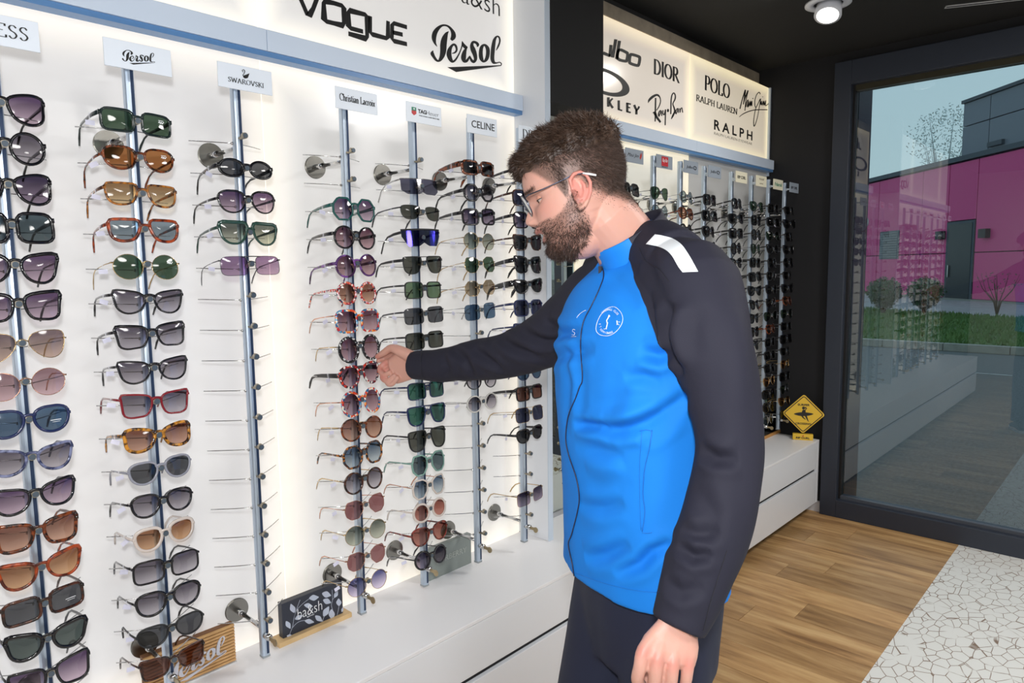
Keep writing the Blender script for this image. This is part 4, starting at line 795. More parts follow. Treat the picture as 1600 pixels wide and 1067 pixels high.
# ================================================================== THINGS ON THE COUNTER
t=empty('ribbed_display_block',(.646,-.053,CT),label='ribbed light wood display block with silver script on the counter behind the second pole',cat='display block')
rw_=mat('ribbed_wood',(206,164,110),rough=.55,noise=(30,(188,144,92),.2))
MB().box(-.112,.112,.006,.024,.004,.108).build('core',mat('rib_groove',(120,80,46),rough=.7),t)
me=None
for k in range(12):
    z=.006+k*.0086
    o=MB().box(-.112,.112,0,.008,0,.0062,bev=.0012).build('slat',rw_,t) if me is None else link('slat',me,None,t,False); me=o.data; o.location=(0,0,z)
MB().box(-.113,.113,-.002,.026,0,.0035).build('base_strip',mat('pale_strip',(214,214,214),rough=.4),t)
o=script(t,PERS,lambda a,b,h:((TPers(a,b,0)[0]-1.700)*.46+.010,-.0008-h*2,.052+(TPers(a,b,0)[2]-2.232)*.46),extra=[PSW],k=3); o.data.materials[0]=mat('silver_letters',(206,206,214),rough=.35,metal=.3)
t=empty('leaf_pattern_sign',(.985,-.05,CT),label='dark sign block with pale leaf pattern reading ba&sh on a wooden base',cat='display block')
MB().box(-.117,.117,-.028,.022,0,.0145,bev=.0012).build('wooden_base',mat('pine_base',(222,190,140),rough=.5,noise=(22,(206,172,122),.25)),t)
MB().box(-.097,.097,-.012,.010,.0146,.115,bev=.0008).build('board',mat('charcoal_board',(44,48,60),rough=.45),t)
lf=mat('pale_leaf_print',(190,198,214),rough=.5); mb=MB()
LT=lambda a,b,h:(a,-.0121-h,b)
def lz(x,y):   # photo crop (430..560,900..1020)x8.89 -> board plane
    p=onY(430+x/8.892,900+y/8.892,-.062); return (p[0]-.985,p[2]-CT)
stems=[[(195,820),(240,700),(265,560),(300,450),(345,330)],[(265,560),(300,470),(380,385),(470,315)],[(240,715),(290,660),(350,625),(420,615)],[(660,660),(665,600),(690,540)],[(790,190),(795,330),(780,400),(800,480)],[(795,330),(840,270)],[(845,600),(870,500),(885,420)],[(820,610),(880,560),(935,530)]]
for s_ in stems: ribbon(mb,cat_rom(K(lz,s_),4),.0011,LT,th=.0003)
leaves=[((265,510),(215,385),38),((470,310),(605,290),40),((400,400),(522,420),34),((275,600),(380,545),32),((410,620),(540,640),34),((650,240),(775,270),44),((665,330),(775,370),40),((780,460),(790,610),42),((885,415),(880,310),36),((555,550),(655,630),36),((670,560),(745,420),40),((150,625),(210,730),34),((160,830),(250,845),30),((820,300),(870,205),26),((490,745),(535,690),14),((925,500),(940,430),14)]
for a,b,wd in leaves:
    a=np.array(a,float); b=np.array(b,float); d=b-a; nn=np.array([-d[1],d[0]])/np.linalg.norm(d)
    pts=[a,a+d*.25+nn*wd*.75,a+d*.5+nn*wd,a+d*.8+nn*wd*.5,b,a+d*.8-nn*wd*.5,a+d*.5-nn*wd,a+d*.25-nn*wd*.75]
    mb.prism([lz(*p) for p in cat_rom([tuple(p) for p in pts],3,True)],-.0126,-.0121,'y')
mb.build('leaf_print',lf,t)
put_sans('ba&sh',mat('paper_white'),t,(-.012,-.0136,.068),width=.078,height=.030,bold=-.012); put_sans('eyewear',mat('paper_white'),t,(-.010,-.0128,.048),width=.024,height=.004)
t=empty('grey_sign_block',(1.500,-.06,CT),label='grey sign block with embossed letters and red edge behind the fifth pole',cat='display block')
gm=mat('grey_green_board',(134,142,138),rough=.45); MB().box(-.105,.103,-.010,.010,0,.108,bev=.001).build('board',gm,t); MB().box(-.109,-.1055,-.010,.010,0,.108).build('red_edge',mat('red_edge',(150,26,30),rough=.5),t)
put_sans('BURBERRY',mat('embossed_grey',(172,178,172),rough=.35,metal=.3),t,(.012,-.011,.058),width=.135,height=.019,bold=.01)
# surfer sign
t=empty('surf_crossing_sign',(4.10,-.296,CT),rz=math.radians(-66),label='yellow diamond SURFER CROSSING sign with a surfer on a yellow block',cat='sign')
yl=mat('sign_yellow',(228,186,52),rough=.45); bk=mat('sign_black',(28,24,22),rough=.5)
MB().box(-.056,.056,-.016,.016,0,.036,bev=.003).build('base_block',yl,t)
def rdiam(h,r):
    out=[]
    for k in range(4):
        c=[(0,h),(-h,0),(0,-h),(h,0)][k]; a0=[45,135,225,315][k]; cc=(c[0]*(1-r*1.414/h),c[1]*(1-r*1.414/h)); out+=[(cc[0]+r*math.cos(math.radians(a0+x)),cc[1]+r*math.sin(math.radians(a0+x))) for x in (0,22,45,68,90)]
    return out
zc=.155; dp=lambda h,r:[(a,b+zc) for a,b in rdiam(h,r)]
MB().prism(dp(.118,.012),-.003,.003,'y').build('diamond_plate',yl,t)
mb=MB(); ribbon(mb,dp(.107,.010),.0048,lambda a,b,h:(a,-.0031-h,b),closed=True,th=.0004); mb.build('border_line',bk,t)
mb=MB(); mb.prism(cat_rom([(-.052,zc-.002),(-.02,zc+.009),(.02,zc+.010),(.054,zc+.003),(.02,zc-.010),(-.02,zc-.012)],5,True),-.0038,-.0031,'y')
mb.prism(cat_rom([(-.008,zc+.008),(-.006,zc+.022),(.000,zc+.026),(.010,zc+.024),(.010,zc+.008)],3,True),-.0038,-.0031,'y')
mb.prism([(-.001+.008*math.cos(x),zc+.036+.009*math.sin(x)) for x in np.linspace(0,6.283,14,endpoint=False)],-.0038,-.0031,'y')
ribbon(mb,[(.008,zc+.024),(.016,zc+.034),(.012,zc+.040),(.004,zc+.034)],.005,lambda a,b,h:(a,-.0031-h,b),th=.0006)
ribbon(mb,[(-.010,zc-.008),(.000,zc-.022),(.012,zc-.032)],[.010,.007,.004],lambda a,b,h:(a,-.0031-h,b),th=.0006)
ribbon(mb,[(.012,zc-.008),(.020,zc-.026),(.026,zc-.040),(.030,zc-.044)],[.011,.008,.004,.003],lambda a,b,h:(a,-.0031-h,b),th=.0006)
mb.build('surfer_silhouette',bk,t)
put_sans('SURFER',bk,t,(0,-.0036,zc+.055),width=.066,height=.0125,bold=.03); put_sans('CROSSING',bk,t,(0,-.0036,zc-.058),width=.086,height=.0125,bold=.03)
put_sans('RIP CURL',bk,t,(0,-.0166,.014),width=.076,height=.011,bold=.04)
MB().prism([(-.006,.024),(.002,.031),(.006,.028),(.001,.022)],-.0172,-.0162,'y').build('logo_mark',mat('logo_red',(190,50,40)),t)
# small counter display with tray
t=empty('counter_display_case',(4.045,-.068,CT),label='clear counter display case with printed back card on a wooden tray under the rearmost pole',cat='display case')
MB().box(-.15,.15,-.058,.058,0,.018,bev=.001).build('wooden_tray',mat('orange_wood',(196,142,76),rough=.5),t)
MB().box(-.14,.14,.03,.034,.0181,.235).build('back_card',mat('white_card',(208,212,210),rough=.5),t)
MB().prism([(-.14,.12),(.14,.16),(.14,.205),(-.14,.18)],.0285,.0299,'y').build('green_band',mat('green_band',(58,108,96),rough=.5),t)
MB().prism([(-.14,.019),(.14,.019),(.14,.155),(-.14,.115)],.0285,.0299,'y').build('dark_photo',mat('dark_photo',(74,66,60),rough=.5,noise=(20,(120,84,60),.2)),t)
ribm=MB(); ribbon(ribm,cat_rom([(.07,.215),(.085,.222),(.095,.212),(.11,.222),(.10,.226)],4),.004,lambda a,b,h:(a,.0295-h,b),th=.0004); ribm.build('logo_mark',ink,t)
clr,n,o_=nodes_mat('clear_acrylic'); tr=n.nodes.new('ShaderNodeBsdfTransparent'); tr.inputs[0].default_value=(.93,.95,.95,1); gl=n.nodes.new('ShaderNodeBsdfGlossy'); gl.inputs['Roughness'].default_value=.03
fr=n.nodes.new('ShaderNodeFresnel'); fr.inputs[0].default_value=1.4; mx=n.nodes.new('ShaderNodeMixShader'); n.links.new(fr.outputs[0],mx.inputs[0]); n.links.new(tr.outputs[0],mx.inputs[1]); n.links.new(gl.outputs[0],mx.inputs[2]); n.links.new(mx.outputs[0],o_.inputs[0])
MB().box(-.14,.14,-.052,-.049,.0181,.15).build('clear_front',clr,t); MB().box(-.143,-.1405,-.052,.03,.0181,.15).build('clear_side',clr,t); MB().box(.1405,.143,-.052,.03,.0181,.15).build('clear_side',clr,t)
for k,(x,z,bi) in enumerate(((-.07,.06,8),(.06,.055,5))):
    place(BD[bi],4.045+x,16,'%s sunglasses standing inside the small case on the rear counter, %s'%(('clear silver','left'),('thin gold','right'))[k] if False else ('%s sunglasses inside the clear case on the rear counter'%('silver' if k==0 else 'gold')),'sunglasses in the counter case',yaw=0,tilt=-.03,roll=0,z=CT+.0195+.042,y=-.102)
# ================================================================== OUTSIDE
GZ=-.1
def gmat(name,a,b,scale,rough=.9,bump=None): return mat(name,a,rough=rough,noise=(scale,b,.15),bump=bump)
tag(MB().box(4.55,90,-60,60,GZ-.1,GZ).build('trim_3',gmat('asphalt',(98,96,92),(120,117,112),40,bump=(300,.4))),kind='structure')
bpy.data.objects['trim_3']['label']='grey asphalt yard outside the window'
sbox('trim_4',WX+.1,4.55,-6,.3,GZ-.1,GZ+.02,mat('sill_concrete',(120,118,112),rough=.8))
# kerb, grass, path
kb=mat('kerb_concrete',(164,158,144),rough=.85,noise=(8,(146,140,128),.2))
k_=empty('concrete_kerb',(14.4,0,GZ),label='low concrete kerb along the near edge of the grass',cat='kerb')
me=MB().box(0,.14,.004,.996,0,.14,bev=.01).mesh('kerb_stone',kb)
for i in range(-22,12): o=link('kerb_stone',me,None,k_,False); o.location=(0,i*1.0,0)
gp=[(14.54,-22),(14.54,12),(28.5,12),(25.2,5.55),(22.67,.76),(17,-10),(14.6,-15)]
tag(MB().prism(gp,GZ,GZ+.10,'z').build('lawn_soil',gmat('lawn_green',(70,98,48),(92,116,58),3)),'green lawn strip between kerb and pale path',  'lawn',None,'stuff')
rr=random.Random(5); vs=[];fs=[]
def inpoly(x,y,P):
    c=False
    for i in range(len(P)):
        (x1,y1),(x2,y2)=P[i-1],P[i]
        if (y1>y)!=(y2>y) and x<(x2-x1)*(y-y1)/(y2-y1)+x1: c=not c
    return c
while len(vs)<3*26000:
    x=rr.uniform(14.55,27); y=rr.uniform(-6,9)
    if not inpoly(x,y,gp): continue
    h=rr.uniform(.04,.12); a=rr.uniform(0,3.14); w_=.02; dx,dy=math.cos(a)*w_,math.sin(a)*w_; k=len(vs)
    vs+=[(x-dx,y-dy,GZ+.101),(x+dx,y+dy,GZ+.101),(x+rr.uniform(-.05,.05),y+rr.uniform(-.05,.05),GZ+.101+h)]; fs.append((k,k+1,k+2))
me=bpy.data.meshes.new('grass'); me.from_pydata(vs,[],fs); me.materials.append(mat('grass_blade',(78,116,50),rough=.7,noise=(1.5,(104,132,66),.2))); tag(link('grass',me,None,None,False),'short uneven green grass on the lawn strip','grass',None,'stuff')
tag(MB().prism([(28.5,12),(25.2,5.55),(22.67,.76),(17,-10),(14.6,-15),(14.6,-22),(60,-22),(60,14)],GZ,GZ+.05,'z').build('trim_5',gmat('path_paving',(168,166,160),(150,148,142),2)),kind='structure')
# magenta building
B0=Vector((39.256,9.66,GZ)); ux=Vector((-.7202,-.6938,0)); uy=Vector((.6938,-.7202,0))
b=empty('magenta_building',B0,math.atan2(-.6938,-.7202),label='magenta clad building with dark door beyond the lawn',cat='building')
mg=mat('magenta_panel',(216,68,132),rough=.5); mj_=mat('joint_dark',(70,30,62),rough=.8); sl_=mat('slate_trim',(74,80,88),rough=.6)
MB().box(-8,26,.12,9,0,5.75).build('wall',mj_,b)
ue=[-8,-5,-2,1.4,5,6.85]; 
def panel(a,c_,z0,z1,m=mg,y0=0.0,nm='panel'): MB().box(a+.02,c_-.02,y0,y0+.115,z0+.02,z1-.02).build(nm,m,b)
for a,c_ in zip(ue[:-1],ue[1:]): panel(a,c_,.12,2.0); panel(a,c_,2.0,5.7)
panel(6.85,8.62,3.32,5.7)
for a,c_ in zip([8.62,12.4,16,20,23],[12.4,16,20,23,26]): panel(a,c_,.12,2.0); panel(a,c_,2.0,5.7)
MB().box(-8,26,-.08,.3,5.75,5.95).build('roof_edge',sl_,b); MB().box(-8,26,-.10,.12,0,.12).build('plinth',mat('plinth_grey',(140,136,128),rough=.8),b)
d=MB().box(6.87,8.60,-.03,.10,.04,3.30).build('door_frame',sl_,b)
MB().box(7.0,8.47,-.045,-.03,.12,3.2).build('door_leaf',mat('dark_glass_door',(44,50,54),rough=.2),b); MB().box(7.15,7.19,-.11,-.045,1.0,1.5).build('door_handle',chrome,b)
v=MB().box(1.65,3.33,-.02,.10,1.82,3.18).build('vent_frame',mat('vent_grey',(92,100,104),rough=.6),b)
for k in range(11): MB().box(1.75,3.23,-.05,-.02,1.90+k*.115,1.96+k*.115).build('slat',mat('vent_slat',(120,128,130),rough=.5),v)
for u,z in ((6.35,2.6),(9.05,2.55)): MB().box(u,u+.42,-.2,0,z,z+.35).build('wall_lamp',mat('lamp_box',(40,42,46),rough=.5),b)
MB().cyl((.25,-.03,3.75),(.25,.02,3.75),.26,20).build('round_sign',mat('round_white',(196,196,190),rough=.5),b)
b2=empty('grey_upper_building',B0+ux*7.0,math.atan2(-.6938,-.7202),label='grey panelled upper storey rising above the magenta wall on the right',cat='building')
gp_=mat('grey_cladding',(120,124,134),rough=.55)
MB().box(.05,18,.45,8,5.97,8.1).build('wall',mj_,b2)
for a,c_ in ((0,1.6),(1.6,5.2),(5.2,9),(9,13),(13,18)):
    for z0,z1 in ((5.95,7.2),(7.2,8.15)): MB().box(a+.02,c_-.02,.33,.449,z0+.02,z1-.02).build('panel',gp_,b2)
MB().box(-.05,18,.25,.6,8.15,8.28).build('roof_edge',sl_,b2)
for a in (1.7,4.6): MB().box(a,a+.8,.2,.33,6.1,6.28).build('ventilation_grille',sl_,b2)
def leaves_mesh(n,cx,r,shape,size,seed):
    g=random.Random(seed); vs=[];fs=[]
    while len(fs)<n:
        p=Vector((g.uniform(-1,1),g.uniform(-1,1),g.uniform(-1,1)))
        if p.length>1 or p.length<.45: continue
        q=Vector((p.x*r[0],p.y*r[0],p.z*r[1])); q*=1+.12*math.sin(9*p.x)*math.cos(7*p.y+3*p.z)
        if shape=='cup': k_=.55+.45*min(1,(p.z+1)/1.1); q.x*=k_; q.y*=k_
        q+=Vector(cx); a=Vector((g.uniform(-1,1),g.uniform(-1,1),g.uniform(-1,1))).normalized(); c=a.orthogonal().normalized()
        k=len(vs); vs+=[q-a*size,q+c*size*.45,q+a*size,q-c*size*.45]; fs.append((k,k+1,k+2,k+3))
    me=bpy.data.meshes.new('leaves'); me.from_pydata(vs,[],fs); return me
lg=mat('shrub_leaf',(62,78,48),rough=.6,noise=(4,(92,108,66),.2)); bk_=mat('bark',(92,78,62),rough=.8)
for k,(p,l) in enumerate((((22.2,4.06),'rounded dark green shrub, left of the two on the lawn'),((22.75,3.12),'rounded dark green shrub, right of the two on the lawn'))):
    s_=empty('shrub',(p[0],p[1],GZ+.10),label=l,cat='shrub',group='shrubs on the lawn')
    me=leaves_mesh(2600,(0,0,.62),(.50,.46),'cup',.045,k); me.materials.append(lg); link('foliage',me,None,s_,False)
    mb=MB()
    for q in range(6): a=q*1.05; mb.tube([(0.02*math.cos(a),.02*math.sin(a),0),(.1*math.cos(a),.1*math.sin(a),.3),(.3*math.cos(a),.3*math.sin(a),.75)],[.02,.015,.006],6)
    mb.build('stems',bk_,s_,True)
s_=empty('bare_sapling',(23.05,1.42,GZ+.10),0,label='small bare sapling with few leaves on the lawn',cat='tree'); mb=MB(); g=random.Random(9)
for q in range(9):
    a=g.uniform(-1.2,1.2)+ (0 if q%2 else 3.14); mb.tube([(0,0,0),(.10*math.cos(a),.10*math.sin(a),.4),(.35*math.cos(a),.35*math.sin(a)*1.2,.7+g.uniform(0,.3)),(.5*math.cos(a),.6*math.sin(a),1.0+g.uniform(0,.3))],[.018,.014,.008,.003],5)
mb.build('branches',bk_,s_,True); me=leaves_mesh(70,(0,0,.95),(.55,.3),'',.035,4); me.materials.append(lg); link('foliage',me,None,s_,False)
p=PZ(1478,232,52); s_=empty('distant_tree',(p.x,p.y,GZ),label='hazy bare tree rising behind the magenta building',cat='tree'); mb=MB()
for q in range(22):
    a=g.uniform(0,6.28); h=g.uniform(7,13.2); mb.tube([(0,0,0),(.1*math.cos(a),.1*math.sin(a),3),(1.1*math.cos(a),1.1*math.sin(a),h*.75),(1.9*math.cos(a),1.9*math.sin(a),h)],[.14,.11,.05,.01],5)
mb.build('branches',mat('hazy_bark',(186,190,186),rough=.9),s_,True); me=leaves_mesh(1000,(0,0,11),(2.6,2.4),'',.11,8); me.materials.append(mat('hazy_leaf',(176,186,178),rough=.8)); link('foliage',me,None,s_,False)  # distance haze and extra brightness put into the bark and leaf colours
# ================================================================== THE MAN
def V(p): return Vector(p)
RCm=Matrix([list(r) for r in RC.tolist()])
camdir=lambda x,y,z:(RCm@Vector((x,y,z))).normalized()
# head frame
HF=camdir(-.925,.37,.07); HL=camdir(.0,.0,-1.); HL=(HL-HF*HL.dot(HF)).normalized(); HU=HF.cross(HL)
HO_=PZ(906,311,1.285)
HS=1.0
HM=Matrix(((HF.x,HL.x,HU.x,HO_.x),(HF.y,HL.y,HU.y,HO_.y),(HF.z,HL.z,HU.z,HO_.z),(0,0,0,1)))
HMI=HM.inverted()
tab=[(-.112,.074,.030,.014),(-.106,.084,.014,.030),(-.096,.0895,.000,.042),(-.082,.0905,-.012,.051),(-.068,.0885,-.026,.057),(-.055,.0905,-.040,.061),(-.042,.0925,-.055,.064),(-.025,.0915,-.070,.068),(-.008,.0885,-.082,.071),
(.010,.0860,-.090,.0735),(.024,.0850,-.094,.0750),(.036,.0905,-.097,.0760),(.046,.0925,-.099,.0770),(.060,.0910,-.100,.0780),(.076,.0860,-.098,.0765),(.092,.0750,-.091,.0700),(.106,.0580,-.079,.0580),(.116,.0390,-.064,.0430),(.122,.0200,-.049,.0270),(.1245,.0,-.03,.010)]
TB_=np.array(tab)
def sm(zz,c):
    return np.interp(zz,TB_[:,0],TB_[:,c])
def headgrid(nz=110,nphi=128,off=None):
    zs=np.linspace(-.112,.1245,nz); V_=[];
    ph=np.linspace(-math.pi,math.pi,nphi,endpoint=False)
    # concentrate samples at the face
    ph=ph-.45*np.sin(ph)
    k=np.ones(7)/7
    f=[np.convolve(np.pad(sm(zs,c),3,'edge'),k,'valid') for c in (1,2,3)]
    for i,z in enumerate(zs):
        xf,xb,w=f[0][i],f[1][i],f[2][i]; xc=(xf+xb)/2-.008 if z>-.05 else (xf+xb)/2
        for p in ph:
            c,s=math.cos(p),math.sin(p); e=.84
            x=xc+(xf-xc if c>=0 else xc-xb)*math.copysign(abs(c)**e,c); y=w*math.copysign(abs(s)**.92,s)
            V_.append((x,y,z))
    return np.array(V_),nz,nphi
def face_features(P):
    x,y,z=P[:,0].copy(),P[:,1].copy(),P[:,2].copy(); front=np.clip((x-.03)/.03,0,1)
    g=lambda a,s:np.exp(-(a/s)**2)
    ay=np.abs(y)
    # eye sockets, brow, cheeks, temples
    d=-.010*g(ay-.031,.015)*g(z-.020,.013)+.0035*g(ay-.026,.02)*g(z-.040,.008)+.003*g(ay-.045,.02)*g(z+.008,.018)-.004*g(ay-.05,.02)*g(z+.05,.02)
    x+=d*front
    # nose
    nz_=np.interp(z,[-.036,-.031,-.026,-.019,-.012,.0,.012,.024,.034],[0,.005,.0130,.0200,.0205,.0160,.0110,.005,.0]); wn=np.interp(z,[-.034,-.024,-.012,.005,.03],[.0135,.0145,.0115,.0085,.0075])
    x+=nz_*np.exp(-(np.abs(y)/wn)**2.6)*front
    # alar wings
    x+=.006*g(ay-.0125,.005)*g(z+.022,.006)*front
    # philtrum/lips area and chin
    x+=.004*g(y,.024)*g(z+.045,.007)*front-.005*g(y,.022)*g(z+.051,.0035)*front+.004*g(y,.02)*g(z+.058,.006)*front-.0045*g(y,.025)*g(z+.070,.006)*front+.003*g(y,.018)*g(z+.088,.011)*front
    x-=.006*g(y,.03)*g(z+.058,.010)*front
    return np.stack([x,y,zr(z)],1)
ZO=[-.112,-.082,-.058,-.051,-.044,-.028,-.016,.03,.2]; ZN=[-.0885,-.066,-.048,-.037,-.0265,-.014,-.003,.03,.2]
zr=lambda z:np.interp(z,ZO,ZN)
zinv=lambda z:np.interp(z,ZN,ZO)+np.minimum(z+.0885,0)
def grid_faces(nz,n):
    fs=[(i*n+j,i*n+(j+1)%n,(i+1)*n+(j+1)%n,(i+1)*n+j) for i in range(nz-1) for j in range(n)]
    fs.append(tuple(range(n))[::-1]); fs.append(tuple((nz-1)*n+j for j in range(n))); return fs
# ---- body frame and joints
lat=Vector((-.37,-.93,0)).normalized(); fwd=Vector((-.93,.37,0)).normalized()
W_=lambda x,y,z:HM@Vector((x*HS,y*HS,z*HS))
body=MB()
Hv,nz_h,np_h=headgrid(); Hv=face_features(Hv)
body.add([W_(*p) for p in Hv],grid_faces(nz_h,np_h))
# ears
for s in (-1,1):
    R=Matrix.Rotation(math.radians(-12),4,'Y'); R2=Matrix.Rotation(s*math.radians(22),4,'Z')
    e0=Vector((.006,s*.0765,.000))
    def E_(x,y,z): return HM@(e0+(R2@R)@Vector((x,s*y,z)))
    m=MB()
    rim=[(.012,.004,.010),(.014,.006,.022),(.006,.009,.031),(-.006,.011,.033),(-.016,.013,.026),(-.020,.014,.012),(-.018,.012,-.004),(-.012,.010,-.016),(-.004,.007,-.026),(.004,.004,-.030),(.008,.002,-.024)]
    body.tube([E_(*p) for p in rim],[.0030,.0036,.0038,.0038,.0038,.0036,.0034,.0034,.0046,.0052,.0035],8)
    anti=[(-.006,.006,.020),(-.010,.009,.010),(-.009,.008,-.004),(-.003,.006,-.014),(.004,.004,-.014)]
    body.tube([E_(*p) for p in anti],[.0032,.0036,.0034,.0030,.0028],8)
    body.tube([E_(*p) for p in [(.010,.004,.002),(.009,.006,-.003),(.008,.004,-.010)]],[.0035,.0045,.0035],8)
    T=HM@Matrix.Translation(e0)@R2@R
    body.ell((0,0,0),(.0175,.0042,.029),T.to_3x3().to_4x4(),18,12)
    k=19*12
    for q in range(len(body.v)-(13*18),len(body.v)): body.v[q]=tuple(Vector(body.v[q])+ (T@Vector((-.003,s*.002,.002))))
# neck, torso core
NB=PZ(1000,398,1.305)
body.tube([W_(-.018,0,.000),W_(-.024,0,-.025),W_(-.030,0,-.048),PZ(972,372,1.30),PZ(996,410,1.31),PZ(1005,450,1.315)],[(.046,.040),(.054,.050),(.060,.056),(.061,.058),(.066,.064),(.10,.09)],28,up=HF)
body.ell(W_(.028,0,-.072),(.045,.045,.035),None,20,12)
CT_=[ # torso centre line : px,py,Z,a (lateral),b (depth)
(1003,404,1.31,.066,.060),(1004,424,1.31,.120,.082),(1003,446,1.31,.170,.100),(1001,480,1.31,.192,.116),(998,530,1.31,.198,.128),(994,590,1.315,.190,.132),(994,660,1.32,.182,.130),(996,730,1.325,.178,.126),(1000,795,1.33,.181,.126),(1002,850,1.335,.184,.127),(1004,893,1.345,.190,.130)]
def torso(mb,rows,grow=0.,n=64,ex=.88):
    vs=[];
    for px,py,Z,a,b in rows:
        c=PZ(px,py,Z)
        for j in range(n):
            t=2*math.pi*j/n; cx,sx=math.cos(t),math.sin(t)
            vs.append(c+lat*((a+grow)*math.copysign(abs(cx)**ex,cx))+fwd*((b+grow)*math.copysign(abs(sx)**ex,sx)))
    N=len(rows); fs=[(i*n+j,i*n+(j+1)%n,(i+1)*n+(j+1)%n,(i+1)*n+j) for i in range(N-1) for j in range(n)]
    fs.append(tuple(range(n))[::-1]); fs.append(tuple((N-1)*n+j for j in range(n))); mb.add(vs,fs)
def densify(rows,k=4): return [tuple(r) for r in cat_rom(rows,k)]
TR=densify(CT_)
torso(body,TR,-.022)
LA=[(1040,432,1.22,.058),(1084,436,1.145,.069),(1096,474,1.122,.070),(1106,520,1.107,.068),(1120,570,1.095,.063),(1132,620,1.088,.059),(1140,670,1.082,.054),(1141,710,1.078,.0525),(1133,760,1.07,.0525),(1118,820,1.06,.0535),(1100,870,1.05,.052),(1084,915,1.042,.0495),(1070,955,1.036,.0455),(1060,981,1.032,.0430)]
RA=[(965,440,1.36,.060),(940,462,1.42,.074),(915,486,1.47,.074),(885,510,1.52,.070),(855,530,1.57,.064),(820,547,1.62,.058),(785,556,1.67,.0535),(750,562,1.715,.0505),(715,568,1.76,.0480),(685,571,1.80,.0440),(664,571,1.83,.0405),(647,571,1.855,.0385)]
tb=lambda L:[PZ(*p[:3]) for p in L]
def dens(L,k=3): return [tuple(q) for q in cat_rom(L,k)]
LAd,RAd=dens(LA),dens(RA)
for L in (LAd,RAd): body.tube(tb(L),[max(.026,p[3]-.018) for p in L],20)
# legs and feet (mostly below the frame)
hipc=PZ(1008,930,1.345)
def ground(p,z): return Vector((p.x,p.y,z))
feet=[]
for s,df in ((1,.02),(-1,.10)):
    h=hipc+lat*(.076*s); h.z=.92; kn=ground(h+fwd*(df*.5+.02),.50); an=ground(h+fwd*(df-.02)+lat*.02*s,.09); feet.append((an,s))
    body.tube([h,h+(kn-h)*.5,kn,kn+(an-kn)*.35,an,an-Vector((0,0,.03))],[.062,.058,.048,.046,.034,.034],20)
    body.tube([an-fwd*.05-Vector((0,0,.055)),an-Vector((0,0,.045)),an+fwd*.08-Vector((0,0,.055)),an+fwd*.165-Vector((0,0,.065))],[(.028,.030),(.036,.036),(.028,.042),(.016,.034)],16,up=(0,0,1))
# ---- hands
# left hand, hanging, back of the hand to the camera
def fing(mb,pts,rs,n=12):
    P_=cat_rom([tuple(p)+(r,) for p,r in zip([PZ(*q) for q in pts],rs)],4)
    mb.tube([p[:3] for p in P_],[p[3] for p in P_],n); p=P_[-1]; mb.ell(p[:3],(p[3],)*3,None,10,8)
def palm(mb,rows,n=24):
    """rows of (px0,py0,px1,py1,Z0,Z1,thick) : left edge, right edge, thickness towards / away from the viewer"""
    vs=[];N=len(rows)
    for a in rows:
        p0,p1=PZ(a[0],a[1],a[4]),PZ(a[2],a[3],a[5]); c=(p0+p1)/2; u=(p1-p0)/2; vdir=(c-Vector(CAM_LOC)).normalized()
        for j in range(n):
            t=2*math.pi*j/n; cx,sx=math.cos(t),math.sin(t); vs.append(c+u*math.copysign(abs(cx)**.8,cx)+vdir*(a[6]*math.copysign(abs(sx)**.8,sx)))
    fs=[(i*n+j,i*n+(j+1)%n,(i+1)*n+(j+1)%n,(i+1)*n+j) for i in range(N-1) for j in range(n)]+[tuple(range(n))[::-1],tuple((N-1)*n+j for j in range(n))]
    mb.add(vs,fs)
palm(body,[(1040,950,1090,972,1.03,1.035,.018),(1026,970,1090,992,1.03,1.03,.022),(1006,992,1092,1012,1.022,1.02,.0185),(997,1010,1090,1028,1.012,1.012,.0165),(992,1024,1086,1042,1.008,1.008,.0155),(997,1034,1080,1048,1.008,1.010,.012)])
fing(body,[(1026,988,1.02),(1006,1016,1.006),(1000,1042,1.002),(996,1062,1.012),(1004,1072,1.034)],[.010,.0105,.0098,.0095,.0085])
fing(body,[(1038,990,1.02),(1027,1030,1.0),(1023,1062,1.002),(1020,1092,1.016),(1020,1112,1.034)],[.010,.0108,.0100,.0094,.0085])
fing(body,[(1056,995,1.02),(1051,1036,1.0),(1048,1066,1.002),(1045,1096,1.014),(1044,1114,1.032)],[.010,.0105,.0098,.0092,.0082])
fing(body,[(1076,1000,1.02),(1075,1036,1.006),(1072,1062,1.006),(1069,1084,1.018),(1068,1100,1.03)],[.009,.0095,.0086,.0082,.0074])
fing(body,[(1036,980,1.04),(1010,1014,1.052),(1004,1044,1.058),(1008,1066,1.060)],[.013,.012,.0105,.0095])
# right hand : pinching the spectacles
palm(body,[(668,552,664,592,1.83,1.83,.024),(652,549,650,590,1.85,1.85,.021),(640,547,640,594,1.862,1.862,.019),(628,548,628,598,1.87,1.872,.018),(617,552,620,600,1.878,1.88,.0165),(606,562,610,592,1.886,1.886,.014)])
fing(body,[(640,556,1.848),(624,548,1.852),(611,544,1.862),(600,551,1.876),(590,557,1.889)],[.017,.0148,.0110,.0095,.0075])
fing(body,[(622,554,1.885),(608,556,1.905),(600,560,1.912),(592,563,1.904)],[.0110,.0100,.0090,.0074])
fing(body,[(618,562,1.888),(602,568,1.895),(594,577,1.888),(600,586,1.874),(609,582,1.866)],[.0098,.0094,.0085,.0080,.0070])
fing(body,[(619,574,1.888),(603,580,1.892),(598,590,1.880),(606,595,1.866),(616,587,1.860)],[.0094,.0090,.0085,.0077,.0066])
fing(body,[(624,586,1.882),(611,592,1.884),(606,599,1.872),(613,600,1.860),(621,590,1.855)],[.0085,.0082,.0076,.0068,.0060])
